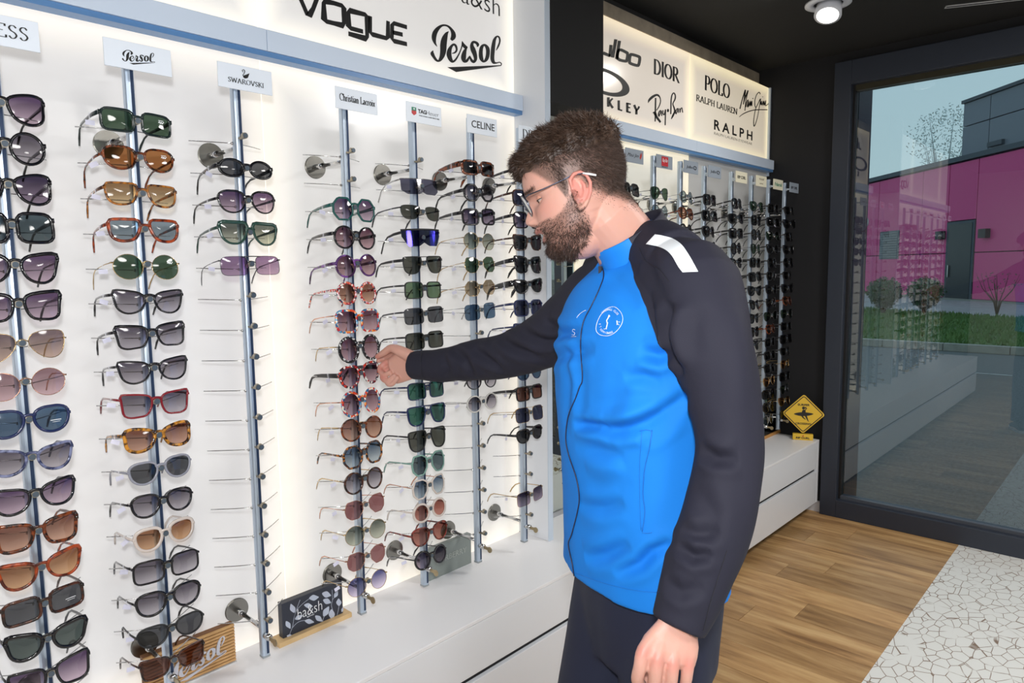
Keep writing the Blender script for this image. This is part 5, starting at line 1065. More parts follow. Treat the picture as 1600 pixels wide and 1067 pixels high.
# lips
def lip(z,dx,r0,r1):
    pts=[(.0905-.34*abs(u)**1.7*.9+dx- (0),u,z+.006*(abs(u)/.024)**2) for u in np.linspace(-.024,.024,9)]
    body.tube([W_(max(p[0],.07),p[1],zr(p[2])) for p in [( .0975+dx-7.5*u*u,u,z+.005*(abs(u)/.024)**2) for u in np.linspace(-.0235,.0235,9)]],[r0*.5,r0*.8,r0,r0,r0,r0,r0,r0*.8,r0*.5],8)
lip(-.0445,.0,.0042,0); lip(-.0575,-.0085,.0048,0)
bme=body.mesh('person')
bme=remesh(bme,.0021,2,.5); bme.name='person'
# vertex tint : lips, brows, stubble, knuckles
n=len(bme.vertices); co=np.empty(n*3); bme.vertices.foreach_get('co',co); co=co.reshape(-1,3)
MI=np.array(HMI); loc=(co@MI[:3,:3].T)+MI[:3,3]
X,Y_,ZR_=loc.T; Z_=zinv(ZR_); near=(np.linalg.norm(loc,axis=1)<.16)
g=lambda a,s:np.exp(-(a/s)**2)
ss=lambda a,b,x:np.clip((x-a)/(b-a),0,1)**2*(3-2*np.clip((x-a)/(b-a),0,1))
def hairline(x): return np.interp(x,[-.11,-.08,-.05,-.02,-.008,.014,.022,.028,.036,.048,.060,.070,.080,.100],[-.070,-.062,-.045,-.020,.020,.024,-.012,-.014,.022,.038,.056,.070,.078,.084])
def beardmask(X,Y_,ZR_):
    Z_=zinv(ZR_)
    cheek=np.interp(X,[-.01,.012,.028,.045,.062,.078,.095],[-.02,.002,-.014,-.028,-.034,-.035,-.036])
    m=ss(0,.010,cheek-Z_)*ss(-.004,.018,X-.004+np.clip((-.045-Z_),0,1)*.25)
    must=ss(.0,.004,Z_+.043)*(1-ss(.0,.004,Z_+.034))*ss(.06,.075,X)
    m=np.maximum(m,must*.9*ss(.002,.006,np.abs(Y_)+.004))
    lips=g(Z_+.051,.0095)*(1-ss(.017,.024,np.abs(Y_)))*ss(.080,.088,X)
    m*=1-np.clip(lips*1.3,0,1)
    xmn=np.interp(ZR_,[-.12,-.104,-.096,-.086,-.073,-.060,-.045,-.02],[.09,.062,.040,.022,.010,.002,-.001,-.002])
    m*=ss(-.004,.008,X-xmn)
    return np.where(near,m,0)
beard=beardmask(X,Y_,ZR_)
hl=hairline(X)
scalp=np.where(near,ss(-.004,.012,Z_-hl),0)*(1-((np.abs(Y_)>.0815)&(Z_<.036)))
lipm=.6*np.where(near,g(Z_+.051,.010)*(np.abs(Y_)<.025)*ss(.086,.092,X),0)
brow=np.where(near,g(Z_-.041-.12*(.030-np.abs(Y_))*0,.0042)*ss(.010,.016,np.abs(Y_))*(1-ss(.044,.052,np.abs(Y_)))*(X>.05),0)
earm=np.where(near&(np.abs(Y_)>.0805)&(np.abs(X-.006)<.04)&(Z_>-.035)&(Z_<.04),1,0)
red=.55*earm+.25*np.where(near,g(X-.07,.03)*g(np.abs(Y_)-.045,.02)*g(Z_+.008,.02),0)
kn=np.zeros(n)
for q in [(1004,1018,1.0),(1027,1032,.995),(1051,1038,.995),(1075,1038,1.0),(602,568,1.885),(603,580,1.885),(611,592,1.88),(594,577,1.88),(598,590,1.87),(590,557,1.885)]:
    kn=np.maximum(kn,np.exp(-(np.linalg.norm(co-np.array(PZ(*q)),axis=1)/.011)**2))
red=np.clip(red+.5*kn,0,1)
skin=np.array(s2l((206,156,140))); redc=np.array(s2l((198,106,98))); lipc=np.array(s2l((184,106,100))); hairc=np.array(s2l((58,42,34))); scc=np.array(s2l((98,77,68)))
c=np.tile(skin,(n,1))
mix=lambda c,d,t:c*(1-t[:,None])+d*t[:,None]
c=mix(c,redc,red); c=mix(c,lipc,np.clip(lipm*1.2,0,1)); c=mix(c,scc,scalp*.85); c=mix(c,hairc,beard*.55); c=mix(c,hairc,brow*.75)
ca=bme.color_attributes.new('tint','FLOAT_COLOR','POINT'); ca.data.foreach_set('color',np.hstack([c,np.ones((n,1))]).ravel().astype(np.float32))
sk=mat('skin',(226,176,154),rough=.46,spec=.4,sss=.12); nn=sk.node_tree; at=nn.nodes.new('ShaderNodeAttribute'); at.attribute_name='tint'; nn.links.new(at.outputs['Color'],nn.nodes['Principled BSDF'].inputs['Base Color'])
tcn=nn.nodes.new('ShaderNodeTexCoord'); nzn=nn.nodes.new('ShaderNodeTexNoise'); nzn.inputs['Scale'].default_value=420; bun=nn.nodes.new('ShaderNodeBump'); bun.inputs['Strength'].default_value=.12; bun.inputs['Distance'].default_value=.001
nn.links.new(tcn.outputs['Object'],nzn.inputs['Vector']); nn.links.new(nzn.outputs['Fac'],bun.inputs['Height']); nn.links.new(bun.outputs[0],nn.nodes['Principled BSDF'].inputs['Normal'])
bme.materials.clear(); bme.materials.append(sk)
man=bpy.data.objects.new('person',bme); COL.objects.link(man); bme.polygons.foreach_set('use_smooth',[True]*len(bme.polygons))
tag(man,'bearded man in a blue and black zip jacket reaching for sunglasses on the display','person')
# eyes, teeth
ew=mat('eye_white',(176,162,156),rough=.2); ei=mat('iris_brown',(62,40,26),rough=.15)
def cappatch(c0,r,e0,e1,m,name,par,tilt):
    """spherical lid between elevations e0..e1 in front of the eye"""
    mb=MB(); na,ne=17,7; vs=[]
    for i in range(ne):
        e=math.radians(e0+(e1-e0)*i/(ne-1))
        for j in range(na):
            a=math.radians(-104+208*j/(na-1)); k=max(.0,math.cos(a))
            vs.append(HM@(c0+Vector((r*math.cos(e*k if i==0 else e)*math.cos(a),r*math.cos(e*k if i==0 else e)*math.sin(a),r*math.sin(e*k if i==0 else e)))))
    mb.add(vs,[(i*na+j,i*na+j+1,(i+1)*na+j+1,(i+1)*na+j) for i in range(ne-1) for j in range(na-1)])
    return mb.build(name,m,par,True)
lidm=mat('eyelid_skin',(206,150,128),rough=.5,spec=.3)
for s in (-1,1):
    c0=Vector((.0635,s*.031,.0215)); T=HM.to_3x3().to_4x4()
    e=MB().ell(HM@c0,(.0120,.0120,.0120),T,24,16).build('eyeball',ew,man,True)
    d=(HF*1.0-HU*.32).normalized(); MB().cyl(HM@c0+d*.0100,HM@c0+d*.0122,.0060,18,.0044).build('iris',ei,e,True)
    cappatch(c0,.0130,2,80,lidm,'eyelid',man,0); cappatch(c0,.0128,-27,-80,lidm,'eyelid',man,0)
    mb=MB(); mb.tube([HM@(c0+Vector((.0132*math.cos(math.radians(2))*math.cos(a),.0132*math.sin(a),.0132*math.sin(math.radians(2*math.cos(a)))))) for a in np.linspace(-1.3,1.3,11)],.0007,5); mb.build('eyelashes',mat('lash_dark',(34,24,20)),man,True)
mb=MB()
for k in range(-4,5): mb.box(k*.0052-.0024,k*.0052+.0024,-.001,.002,-.0385,-.0300)
for q in range(len(mb.v)):
    x,y,z=mb.v[q]; mb.v[q]=tuple(W_(.0865-10*x*x-y,x,z))
tag(mb.build('teeth',mat('tooth',(232,222,206),rough=.3),man),kind='stuff')
# ---- hair
def strands(name,src,density,nmax,length,width,dirf,m,seed,lift=.0):
    g_=np.random.RandomState(seed); me=src; nf=len(me.polygons)
    area_=np.empty(nf); me.polygons.foreach_get('area',area_); cen=np.empty(nf*3); me.polygons.foreach_get('center',cen); cen=cen.reshape(-1,3); nor=np.empty(nf*3); me.polygons.foreach_get('normal',nor); nor=nor.reshape(-1,3)
    lc=(cen@MI[:3,:3].T)+MI[:3,3]; ln=nor@MI[:3,:3].T
    wgt=density(lc)*area_; s=wgt.sum()
    idx=g_.choice(nf,nmax,p=wgt/s); jit=(g_.rand(nmax,3)-.5)*.0035
    P=lc[idx]+jit; Nn=ln[idx]; Ld,wd=length(lc[idx],g_),width
    D=dirf(P,Nn,g_); D/=np.linalg.norm(D,axis=1)[:,None]
    side=np.cross(D,g_.randn(nmax,3)); side/=np.linalg.norm(side,axis=1)[:,None]
    D2=D+g_.randn(nmax,3)*.35+np.array([0,0,-.25]); D2/=np.linalg.norm(D2,axis=1)[:,None]
    p0=P-Nn*.0012; p1=p0+D*Ld[:,None]*.55; p2=p1+D2*Ld[:,None]*.45
    vs=np.stack([p0-side*wd/2,p0+side*wd/2,p1-side*wd/2*.8,p1+side*wd/2*.8,p2],1).reshape(-1,3)
    HMn=np.array(HM); vs=vs@HMn[:3,:3].T+HMn[:3,3]
    k=np.arange(nmax)*5; q=np.stack([k,k+1,k+3,k+2],1); t=np.stack([k+2,k+3,k+4],1)
    nm=bpy.data.meshes.new(name); nm.vertices.add(nmax*5); nm.vertices.foreach_set('co',vs.ravel())
    loops=np.hstack([q,t]).ravel(); nm.loops.add(len(loops)); nm.loops.foreach_set('vertex_index',loops.astype(np.int32))
    st=np.zeros(nmax*2,np.int32); st[0::2]=np.arange(nmax)*7; st[1::2]=np.arange(nmax)*7+4
    nm.polygons.add(nmax*2); nm.polygons.foreach_set('loop_start',st); nm.update(calc_edges=True); nm.validate()
    nm.materials.append(m); return tag(link(name,nm,None,man,False),kind='stuff')
hairm=mat('dark_brown_hair',(46,34,28),rough=.5,spec=.35,noise=(90,(82,62,50),.25))
beardm=mat('dark_beard',(46,33,28),rough=.55,noise=(120,(74,54,44),.25)); fadem=mat('short_hair',(74,58,50),rough=.6)
# thick top : lifted skull cap with tousled surface
from mathutils import noise as mnoise
G0,nzg,npg=headgrid(90,120)
top=[]
for x,y,z in G0:
    lim=np.interp(x,[-.10,-.06,0,.05,.075,.10],[.052,.056,.062,.066,.072,.076])+.004*math.sin(x*160)+.003*math.sin(x*370+y*90); t=min(1,max(0,(z-lim)/.036)); t=t*t*(3-2*t)
    nn_=Vector((x+.02,y,max(z-.02,0)+.02)).normalized()
    h=.018*t; nv=mnoise.noise(Vector((x*60,y*60,z*60)))*.0045+mnoise.noise(Vector((x*130+5,y*130,z*130)))*.0028
    front_=.009*math.exp(-((x-.082)/.018)**2)*min(1,max(0,(z-.07)/.012))
    h=h+nv*t*1.5+front_ -.004*(1-t)**3
    if t<.01: h=-.009
    top.append(Vector((x,y,float(zr(z))))+nn_*h)
mb=MB(); mb.add([HM@p for p in top],grid_faces(nzg,npg)); cap=mb.mesh('hair',hairm); 
hair=link('hair',cap,None,man,True)
limf=lambda x:np.interp(x,[-.10,-.06,0,.05,.075,.10],[.055,.060,.066,.070,.074,.077])
def d_top(l): return ss(.0,.02,l[:,2]-limf(l[:,0]))
def dir_top(P,N,g_): sw_=np.sin(P[:,0:1]*140+np.sin(P[:,1:2]*90)*2); return N*.42+g_.randn(len(P),3)*.28+np.array([[.55,0,.0]])+sw_*np.array([[.0,.35,.25]])
strands('hair_strands',cap,d_top,20000,lambda l,g_:.012+.010*g_.rand(len(l)),.0010,dir_top,hairm,1)
def d_fade(l):
    r=np.linalg.norm(l,axis=1)<.16
    t=ss(-.002,.055,l[:,2]-hairline(l[:,0])); e=(np.abs(l[:,1])>.0815)&(np.abs(l[:,0]-.006)<.028)&(l[:,2]<.036)
    return r*(l[:,2]>hairline(l[:,0])-.002)*(.9+3.6*t*t)*(~e)
def len_f(l,g_): t=ss(.0,.06,l[:,2]-hairline(l[:,0])); return (.003+.008*t)*(.6+.8*g_.rand(len(l)))
strands('side_hair',bme,d_fade,44000,len_f,.00055,lambda P,N,g_:N*.55+g_.randn(len(P),3)*.25+np.array([-.35,0,-.8]),fadem,2)
def d_b(l): return beardmask_l(l)
def beardmask_l(l):
    global near
    sv=near; near=np.linalg.norm(l,axis=1)<.16; r=beardmask(l[:,0],l[:,1],l[:,2]); near=sv; return np.maximum(r,0)+1e-9*0
def len_b(l,g_): k=ss(-.02,-.075,0*l[:,2]) ; t=np.clip((-.02-l[:,2])/.07,0,1); return (.004+.007*t)*(.6+.7*g_.rand(len(l)))
strands('beard',bme,d_b,11000,len_b,.00075,lambda P,N,g_:N*.6+g_.randn(len(P),3)*.45+np.array([.15,0,-.6]),beardm,3)
def d_br(l): r=np.linalg.norm(l,axis=1)<.16; return r*g(l[:,2]-.041,.0035)*ss(.010,.015,np.abs(l[:,1]))*(1-ss(.044,.052,np.abs(l[:,1])))*(l[:,0]>.05)
strands('eyebrows',bme,d_br,900,lambda l,g_:.005+.004*g_.rand(len(l)),.0006,lambda P,N,g_:N*.35+g_.randn(len(P),3)*.15+np.stack([-np.ones(len(P))*.5,np.sign(P[:,1])*1.,np.ones(len(P))*.3],1),beardm,4)
# ---- jacket
jk=MB(); torso(jk,densify(CT_),0.,72)
for L in (LAd,RAd): jk.tube(tb(L),[p[3] for p in L],28)
# yoke between neck and shoulders
jk.tube([PZ(1058,414,1.20),PZ(1030,398,1.26),PZ(1003,398,1.31),PZ(975,410,1.36),PZ(950,436,1.41)],[.062,.064,.066,.064,.062],24)
jme=remesh(jk.mesh('jacket'),.0042,10,.6); jme.name='jacket'
n=len(jme.vertices); co=np.empty(n*3); jme.vertices.foreach_get('co',co); co=co.reshape(-1,3); nor=np.empty(n*3); jme.vertices.foreach_get('normal',nor); nor=nor.reshape(-1,3)
bv=BVHTree.FromPolygons([tuple(p) for p in co],[tuple(p.vertices) for p in jme.polygons])
def hit(px,py,b_=None,lift=0.):
    d=Vector(ray(px,py)).normalized(); r=(b_ or bv).ray_cast(Vector(CAM_LOC),d)
    if r[0] is None: return None
    return r[0]+r[1]*lift if r[1].dot(d)<0 else r[0]-r[1]*lift
# cloth folds: (pixel line on the cloth, depth, half width)
folds=[([(1000,548),(1030,556),(1058,548)],.010,.010),([(935,668),(965,672),(1010,660),(1050,636),(1075,618)],.010,.011),([(925,655),(960,652),(1000,642),(1030,628)],-.006,.014),([(897,664),(920,666),(948,667)],.009,.009),
([(975,590),(1005,588),(1035,598)],.006,.010),([(1000,690),(1030,672),(1072,640)],.005,.010),([(900,700),(935,705),(975,712)],.004,.012),([(905,790),(940,795),(975,785)],.006,.012),([(915,872),(945,868),(985,850)],.008,.012),
([(962,896),(1000,882),(1020,862),(1058,848)],.010,.010),([(915,730),(945,735),(975,725)],-.004,.016),([(1000,600),(985,640),(990,700)],-.004,.02),([(890,530),(898,600),(892,680)],-.004,.014),
([(1046,470),(1040,510),(1050,550),(1066,590)],.012,.012),([(1068,470),(1060,520),(1070,570)],-.006,.014),([(1095,700),(1120,716),(1155,716)],.008,.010),([(1085,760),(1110,800),(1100,850)],.004,.014),([(1060,850),(1085,868),(1112,862)],.009,.009),([(1068,828),(1090,836),(1125,828)],.006,.010),
([(1040,905),(1065,925),(1100,915)],.005,.010),([(1150,480),(1158,560),(1160,640)],-.003,.02),([(705,545),(728,562),(740,590)],.006,.010),([(740,545),(760,560),(790,580)],.007,.010),([(780,525),(805,545),(850,560)],.008,.011),([(815,515),(850,535),(885,530)],.008,.011),([(850,500),(875,520),(905,520)],.008,.011),([(690,555),(700,575),(690,590)],.004,.009),([(860,560),(890,552),(930,545)],.006,.012),
([(945,430),(975,450),(1000,480)],.004,.014),([(1010,400),(1025,440),(1040,480)],.004,.014)]
disp=np.zeros(n)
for L,amp,wd in folds:
    L=cat_rom(L,2); pts=[hit(*p) for p in L]; pts=[p for p in pts if p is not None]
    if not pts: continue
    Pn=np.array([tuple(p) for p in pts]); m=len(Pn)
    c0=Pn.mean(0); sel=np.where(np.linalg.norm(co-c0,axis=1)<.25)[0]; cs=co[sel]
    A_=Pn[:-1][None]; B_=Pn[1:][None]-A_; tt=np.clip(((cs[:,None,:]-A_)*B_).sum(2)/((B_**2).sum(2)+1e-12),0,1); dd=np.linalg.norm(cs[:,None,:]-(A_+B_*tt[...,None]),axis=2); j=dd.argmin(1); dm=dd.min(1); u_=(j+tt[np.arange(len(j)),j])/(m-1); taper=np.clip(np.sin(np.pi*u_),0,1)**.7
    amp*=1.35; disp[sel]+=-amp*np.exp(-(dm/wd)**2)*taper + amp*.45*np.exp(-((dm-wd*2)/(wd))**2)*taper
for i in range(0,n):
    if i%1==0:
        p=co[i]; disp[i]+=mnoise.noise(Vector((p[0]*9,p[1]*9,p[2]*6)))*.0045+mnoise.noise(Vector((p[0]*22,p[1]*22,p[2]*15)))*.0016
co2=co+nor*disp[:,None]; jme.vertices.foreach_set('co',co2.ravel()); jme.update()
# colour areas : blue body, black raglan sleeves (smooth signed field, thresholded in the shader)
sh0=PZ(1003,404,1.31); LAp=np.array([tuple(p) for p in tb(LAd)]); RAp=np.array([tuple(p) for p in tb(RAd)]); LAr=np.array([p[3] for p in LAd]); RAr=np.array([p[3] for p in RAd])
TRc=np.array([tuple(PZ(*r[:3])) for r in TR]); TRa=np.array([r[3] for r in TR]); TRb=np.array([r[4] for r in TR])
o_=np.argsort(TRc[:,2]); cz=TRc[o_,2]
cx_=np.interp(co[:,2],cz,TRc[o_,0]); cy_=np.interp(co[:,2],cz,TRc[o_,1]); aa=np.interp(co[:,2],cz,TRa[o_]); bb=np.interp(co[:,2],cz,TRb[o_])
dx=co[:,0]-cx_; dy=co[:,1]-cy_; lt=dx*lat.x+dy*lat.y; fw=dx*fwd.x+dy*fwd.y
dT=(np.sqrt((lt/aa)**2+(fw/bb)**2)-1)*np.minimum(aa,bb)
def darm(Pn,Rr):
    best=np.full(n,9.)
    for i in range(5,len(Pn)): best=np.minimum(best,np.linalg.norm(co-Pn[i],axis=1)-Rr[i])
    return best
dA=np.minimum(darm(LAp,LAr),darm(RAp,RAr))
seam=np.interp(co[:,2],[1.22,1.27,1.31,1.345,1.36,1.383,1.413,1.439,1.477,1.501,1.56],[.40,.24,.205,.184,.164,.152,.135,.112,.064,.040,.035])
sp_=[]
for q in [(1000,455),(1010,480),(1020,510),(1030,532),(1045,548),(986,420),(976,400)]:
    h_=hit(*q)
    if h_ is not None:
        k_=np.interp(h_.z,cz,TRc[o_,0]),np.interp(h_.z,cz,TRc[o_,1]); sp_.append((h_.z,abs((h_.x-k_[0])*lat.x+(h_.y-k_[1])*lat.y)))
sp_.sort(); print('SEAM',[(round(a,3),round(b,3)) for a,b in sp_])
fld=np.maximum((np.abs(lt)-seam)*1.0,np.clip(dT-dA,-.03,.03))
fld=np.where((fw<-.02)&(co[:,2]>1.30),np.maximum(fld,.01),fld)
for _ in range(1): pass
at_=jme.attributes.new('sleeve_field','FLOAT','POINT'); at_.data.foreach_set('value',fld.astype(np.float32))
def cloth(name,a,b=None,rough=.62,attr=None):
    m=mat(name,a,rough=rough,spec=.18,sheen=.0,bump=(900,.10)); n=m.node_tree
    if b:
        at=n.nodes.new('ShaderNodeAttribute'); at.attribute_name=attr; r=n.nodes.new('ShaderNodeMapRange'); r.inputs[1].default_value=-.0006; r.inputs[2].default_value=.0006; n.links.new(at.outputs['Fac'],r.inputs[0])
        mx=n.nodes.new('ShaderNodeMix'); mx.data_type='RGBA'; mx.inputs[6].default_value=(*s2l(a),1); mx.inputs[7].default_value=(*s2l(b),1); n.links.new(r.outputs[0],mx.inputs[0]); n.links.new(mx.outputs[2],n.nodes['Principled BSDF'].inputs['Base Color'])
    return m
BLUE=(30,130,226); BLACK=(42,42,54)
jm=cloth('jacket_cloth',BLUE,BLACK,.72,'sleeve_field'); bluec=cloth('blue_cloth',BLUE,rough=.5); blackc=cloth('black_cloth',BLACK,rough=.5)
jme.materials.clear(); jme.materials.append(jm); jacket=link('jacket',jme,None,man,True); jacket['label']='blue zip jacket with black raglan sleeves'
bv=BVHTree.FromPolygons([tuple(p) for p in co2],[tuple(p.vertices) for p in jme.polygons])
# collar
mb=MB(); ringpts=40; U=(HF*0+fwd)
def cring(c,ax_,ra,rb,h=0):
    ax_=ax_.normalized(); f_=(fwd-ax_*fwd.dot(ax_)).normalized(); l_=ax_.cross(f_)
    return [c+f_*(ra*math.cos(2*math.pi*j/ringpts))+l_*(rb*math.sin(2*math.pi*j/ringpts)) for j in range(ringpts)]
cb,ctp=PZ(1004,402,1.312),PZ(980,361,1.298); axn=(ctp-cb)
rings=[]
for t,ra,rb in ((0,.092,.088),(.35,.080,.076),(.7,.0755,.071),(1.0,.0750,.0705)): rings.append(cring(cb+axn*t,axn,ra,rb))
for t,ra,rb in ((1.03,.0735,.0690),(1.0,.0715,.067),(.5,.071,.067),(.1,.078,.076)): rings.append(cring(cb+axn*t,axn,ra,rb))
vs=[p for r in rings for p in r]; fs=[(i*ringpts+j,i*ringpts+(j+1)%ringpts,(i+1)*ringpts+(j+1)%ringpts,(i+1)*ringpts+j) for i in range(len(rings)-1) for j in range(ringpts)]
mb.add(vs,fs); mb.mi=[0 if min(j,ringpts-j)<=5.5 or min(j+1,ringpts-j-1)<=5 else 1 for i in range(len(rings)-1) for j in range(ringpts)]
cm=mb.mesh('collar',[bluec,blackc]); link('collar',cm,None,man,True)
# surface details traced on the cloth
def on_cloth(px,py,lift=.0012): return hit(px,py,bv,lift)
def surf_ribbon(name,L,wd,m,closed=False,lift=.0014,k=5,par=None):
    L=cat_rom(L,k,closed); P_=[on_cloth(*p,lift) for p in L]; P_=[p for p in P_ if p is not None]
    if len(P_)<3: return None
    mb=MB(); mb.tube(P_+([P_[0]] if closed else []),wd/2,6); return mb.build(name,m,par or jacket,True)
zipm=mat('zip_dark',(30,36,66),rough=.45); wl=mat('white_print',(232,240,248),rough=.5); seamm=mat('seam_blue',(24,112,200),rough=.6)
surf_ribbon('zip',[(937,408),(944,428),(938,450),(925,478),(912,505),(908,540),(911,590),(906,605),(900,622),(889,650),(885,685),(890,712),(901,745),(906,775),(903,800),(894,835),(889,850),(895,880),(898,902)],.0024,zipm)
MB().box(-.004,.004,-.003,.003,-.012,.006,Matrix.Translation(on_cloth(940,422,.002) or PZ(940,422,1.2))).build('zip_pull',mat('zip_pull_grey',(60,60,62),rough=.4),jacket)
# stripe on the shoulder
def patch(name,quad_rows,m,lift=.0015):
    rows=[]
    for L,R in quad_rows:
        rows.append([on_cloth(L[0]+(R[0]-L[0])*t,L[1]+(R[1]-L[1])*t,lift) for t in np.linspace(0,1,7)])
    rows=[r for r in rows if all(p is not None for p in r)]
    mb=MB(); vs=[p for r in rows for p in r]; w_=7
    mb.add(vs,[(i*w_+j,i*w_+j+1,(i+1)*w_+j+1,(i+1)*w_+j) for i in range(len(rows)-1) for j in range(w_-1)]); return mb.build(name,m,jacket,True)
sa=cat_rom([(1010,382),(1025,385),(1040,391),(1050,400),(1060,417),(1067,426)],4); sb_=cat_rom([(1024,367),(1045,371),(1063,381),(1074,395),(1084,412),(1091,425)],4)
patch('shoulder_stripe',list(zip(sa,sb_)),mat('white_stripe',(234,240,244),rough=.5))
# club badge: ring, standing figure, small animal, arc lettering marks
em=MB(); 
def dline(L,w_,closed=False,k=4):
    L=cat_rom(L,k,closed) if k>1 else L; P_=[on_cloth(*p,.0013) for p in L]; P_=[p for p in P_ if p is not None]
    if len(P_)>1: em.tube(P_+([P_[0]] if closed else []),w_/2,5)
ezx=lambda x,y:(900+x/10.67,460+y/10.67)
dline([ezx(*p) for p in [(630,208),(700,240),(760,310),(788,400),(770,490),(715,580),(640,650),(560,688),(460,690),(385,660),(345,600),(350,510),(385,410),(440,320),(530,235)]],.0011,True)
em.cur=0; dline([ezx(*p) for p in [(560,345),(545,395),(520,440),(530,480),(520,540),(510,575)]],.0022); dline([ezx(*p) for p in [(475,580),(505,576),(520,580)]],.0014); dline([ezx(*p) for p in [(548,385),(575,365),(556,350)]],.0011); dline([ezx(*p) for p in [(515,470),(545,478)]],.0010)
dline([ezx(*p) for p in [(690,440),(695,490),(705,505)]],.0020); dline([ezx(*p) for p in [(700,460),(740,462)]],.0008); dline([ezx(*p) for p in [(690,495),(688,515)]],.0008); dline([ezx(*p) for p in [(715,500),(730,515)]],.0008)
badge=em.build('club_badge',wl,jacket,True)
def arc_text(txt,cx,cy,rx,ry,a0,a1,h,flip=False):
    """tiny capitals standing along an arc on the cloth, stroke-built"""
    m_=MB(); n_=len(txt)
    for i,ch in enumerate(txt):
        if ch==' ' or ch not in SERIF: continue
        a=math.radians(a0+(a1-a0)*(i+.5)/n_); c=(cx+rx*math.cos(a),cy-ry*math.sin(a)); up=(math.cos(a),-math.sin(a)); 
        if flip: up=(-up[0],-up[1])
        rt=(-up[1],up[0]); wd_,st,_s=SERIF[ch]
        for s_ in st:
            L=[(c[0]+rt[0]*(p[0]-wd_/2)*h*.8+up[0]*(p[1]-.5)*h,c[1]+rt[1]*(p[0]-wd_/2)*h*.8+up[1]*(p[1]-.5)*h) for p in s_[::2 if len(s_)>8 else 1]]
            P_=[on_cloth(*p,.0012) for p in L]; P_=[p for p in P_ if p is not None]
            if len(P_)>1: m_.tube(P_,.00028,4)
    if m_.v: m_.build('badge_lettering',wl,badge)
arc_text('HANDBALL CLUB',953,501,15.5,17.5,140,30,3.2)
arc_text('LA',953,506,15.0,16,205,175,3.0)
arc_text('SOUVIGNARE',951,505,15,15.5,215,300,3.0,True)
surf_ribbon('chest_logo_curve',[(902,497),(904,494),(909,489),(916,485)],.0010,wl)
surf_ribbon('chest_logo_letter',[(899.5,515),(896.5,514),(895.5,517),(899,520),(898,524),(894.5,523.5)],.0012,wl); surf_ribbon('chest_logo_underline',[(893.5,527),(897,526.8),(901,526)],.0010,wl)
# pocket, seams, hem
surf_ribbon('pocket_seam',[(1019,672),(1015,700),(1008,730),(1005,770),(1008,800),(1004,830)],.0016,seamm); surf_ribbon('pocket_seam',[(1003,672),(1000,720),(1000,780),(1002,828)],.0009,seamm); surf_ribbon('pocket_seam',[(1004,832),(1012,833),(1019,832)],.0014,seamm); surf_ribbon('pocket_seam',[(1000,674),(1010,672),(1020,674)],.0010,seamm)
surf_ribbon('hem_seam',[(900,895),(930,906),(960,915),(1000,923),(1030,925)],.0008,seamm)
blackseam=mat('black_seam',(24,24,30),rough=.6)
surf_ribbon('sleeve_seam',[(1135,860),(1122,900),(1108,945),(1098,985)],.0008,blackseam,par=jacket); surf_ribbon('cuff_seam',[(1022,962),(1040,976),(1065,988),(1090,994)],.0008,blackseam); surf_ribbon('cuff_seam',[(660,548),(658,570),(662,592)],.0010,blackseam)
surf_ribbon('shoulder_seam',[(1000,388),(1010,408),(1030,420),(1046,440)],.0009,blackseam)
# ---- trousers
tr_=MB(); rows=[(1005,820,1.335,.160,.104),(1006,860,1.34,.168,.110),(1008,900,1.345,.170,.112),(1008,950,1.355,.168,.112),(1008,1010,1.37,.162,.110)]
torso(tr_,[tuple(q) for q in cat_rom(rows,3)][::1],.0,64)
for (an,s) in feet:
    h=hipc+lat*(.076*s); h.z=.90; kn=ground(h*.45+an*.55+fwd*.03,.50)
    tr_.tube([h+Vector((0,0,.04)),h,h+(kn-h)*.35+fwd*.0,h+(kn-h)*.7,kn,kn+(an-kn)*.4,kn+(an-kn)*.8,an+Vector((0,0,.0))],[(.080,.075),(.086,.088),(.085,.088),(.082,.085),(.078,.080),(.074,.078),(.068,.070),(.064,.066)],28,up=fwd)
tme=remesh(tr_.mesh('trousers'),.006,10,.6); n=len(tme.vertices); co=np.empty(n*3); tme.vertices.foreach_get('co',co); co=co.reshape(-1,3); nor=np.empty(n*3); tme.vertices.foreach_get('normal',nor); nor=nor.reshape(-1,3)
dsp=np.array([mnoise.noise(Vector((p[0]*8,p[1]*8,p[2]*3.5)))*.007+mnoise.noise(Vector((p[0]*20,p[1]*20,p[2]*9)))*.002 for p in co]); tme.vertices.foreach_set('co',(co+nor*dsp[:,None]).ravel()); tme.update(); tme.name='trousers'
nav=cloth('navy_trouser_cloth',(40,44,62),rough=.6); tme.materials.clear(); tme.materials.append(nav); trous=link('trousers',tme,None,man,True)
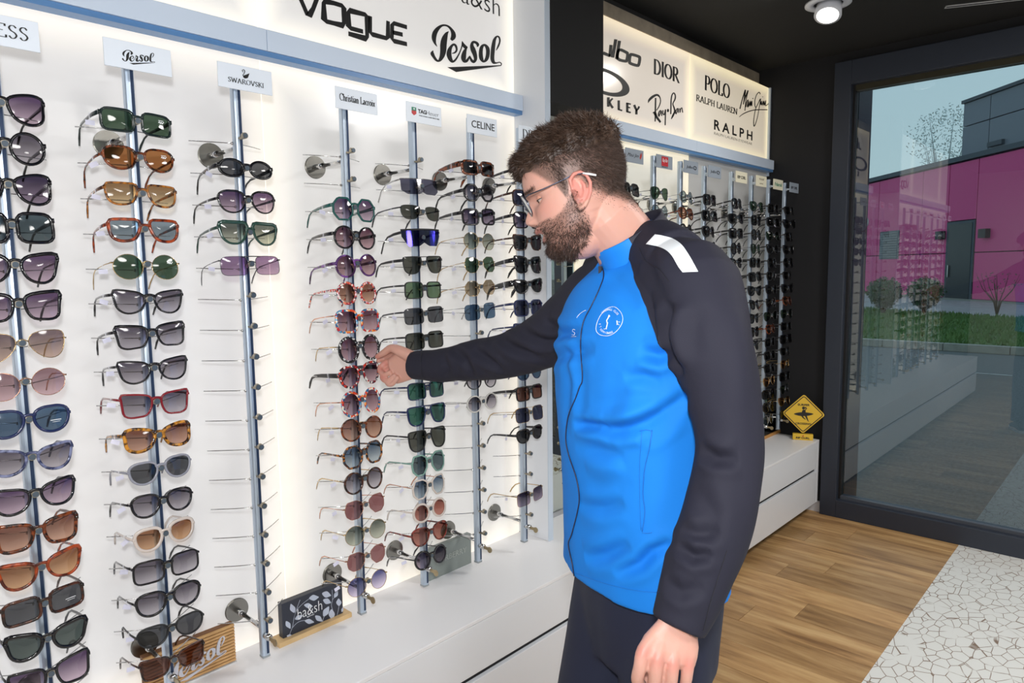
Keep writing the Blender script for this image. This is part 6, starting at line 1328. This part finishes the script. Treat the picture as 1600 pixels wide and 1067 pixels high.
# shoes
shm=mat('shoe_dark',(40,40,46),rough=.6); som=mat('shoe_sole',(206,206,206),rough=.6)
for an,s in feet:
    z=lambda h:Vector((0,0,h-an.z)); m=MB()
    pts=[(-.085,.045,.026,.030),(-.06,.052,.040,.036),(-.01,.060,.050,.040),(.05,.048,.038,.044),(.11,.036,.026,.046),(.155,.028,.018,.038),(.18,.022,.010,.018)]
    m.tube([an+fwd*a+z(h) for a,h,_,_2 in pts],[(rv,rl) for _,_1,rv,rl in pts],18,up=(0,0,1))
    sme=remesh(m.mesh('shoe'),.005,4); sme.materials.clear(); sme.materials.append(shm); so=link('shoe',sme,None,man,True)
    mm=MB(); out=[(-.095,.0),(-.085,.026),(-.04,.036),(.04,.042),(.10,.047),(.15,.040),(.185,.020),(.19,0),(.185,-.020),(.15,-.040),(.10,-.047),(.04,-.042),(-.04,-.036),(-.085,-.026)]
    out=cat_rom(out,3,True); vs=[an+fwd*a+lat*b_+z(h) for h in (.001,.022) for a,b_ in out]; k=len(out); mm.add(vs,[tuple(range(k))[::-1],tuple(range(k,2*k))]+[(i,(i+1)%k,(i+1)%k+k,i+k) for i in range(k)]); mm.build('sole',som,so)
# ---- the man's spectacles
eg=empty('eyeglasses',HO_,label="thin grey metal eyeglasses worn by the bearded man",cat='eyeglasses')
egi=Matrix.Translation(-HO_)
def EP(name,mb,m,par=None,smooth=True):
    o=mb.build(name,m,par or eg,smooth)
    if par is None: o.matrix_parent_inverse=egi
    return o
gm_=mat('gunmetal_rim',(96,100,116),rough=.3,metal=.9); cl=MATS['clear_acrylic']
for s in (-1,1):
    L=[( .0985-.05*max(0,abs(u))*0 -1.2*(s*.0335+u*.0245)**2*1.0, s*.0335+u*.0245, .0205+v*.0195) for u,v in superell(2.4,28)]
    L=[(x-(.020-z)*.18,y,z) for x,y,z in L]
    P_=[W_(*p) for p in L]; mb=MB(); mb.tube(P_+[P_[0]],.0011,6,cap=False); EP('rim',mb,gm_)
    mb=MB(); c_=sum(P_,Vector())/len(P_)+HF*.001; mb.add(P_+[c_],[(i,(i+1)%28,28) for i in range(28)]); EP('lens',mb,cl,None,True)
    mb=MB(); mb.tube([W_(.094,s*.057,.031),W_(.088,s*.068,.031),W_(.06,s*.0775,.029),(W_(.02,s*.0815,.030)),W_(.004,s*.0835,.031),W_(-.015,s*.086,.0255)],[.0012,.0013,.0012,.0010,.0010,.0011],8); tm_=EP('temple',mb,gm_)
    mb=MB(); mb.tube([W_(-.013,s*.0855,.0265),W_(-.024,s*.0865,.020),W_(-.033,s*.086,.014)],[.0018,.0021,.0018],8); mb.build('temple_tip',mat('white_tip',(222,222,222),rough=.4),tm_,True)
mb=MB(); mb.tube([W_(.0975,-.0105,.018),W_(.101,-.004,.0215),W_(.101,.004,.0215),W_(.0975,.0105,.018)],.0011,6); EP('bridge',mb,gm_)
for s in (-1,1): mb=MB(); mb.ell(W_(.094,s*.0115,.006),(.0025,.0025,.005),None,8,6); EP('nose_pad',mb,PAD)
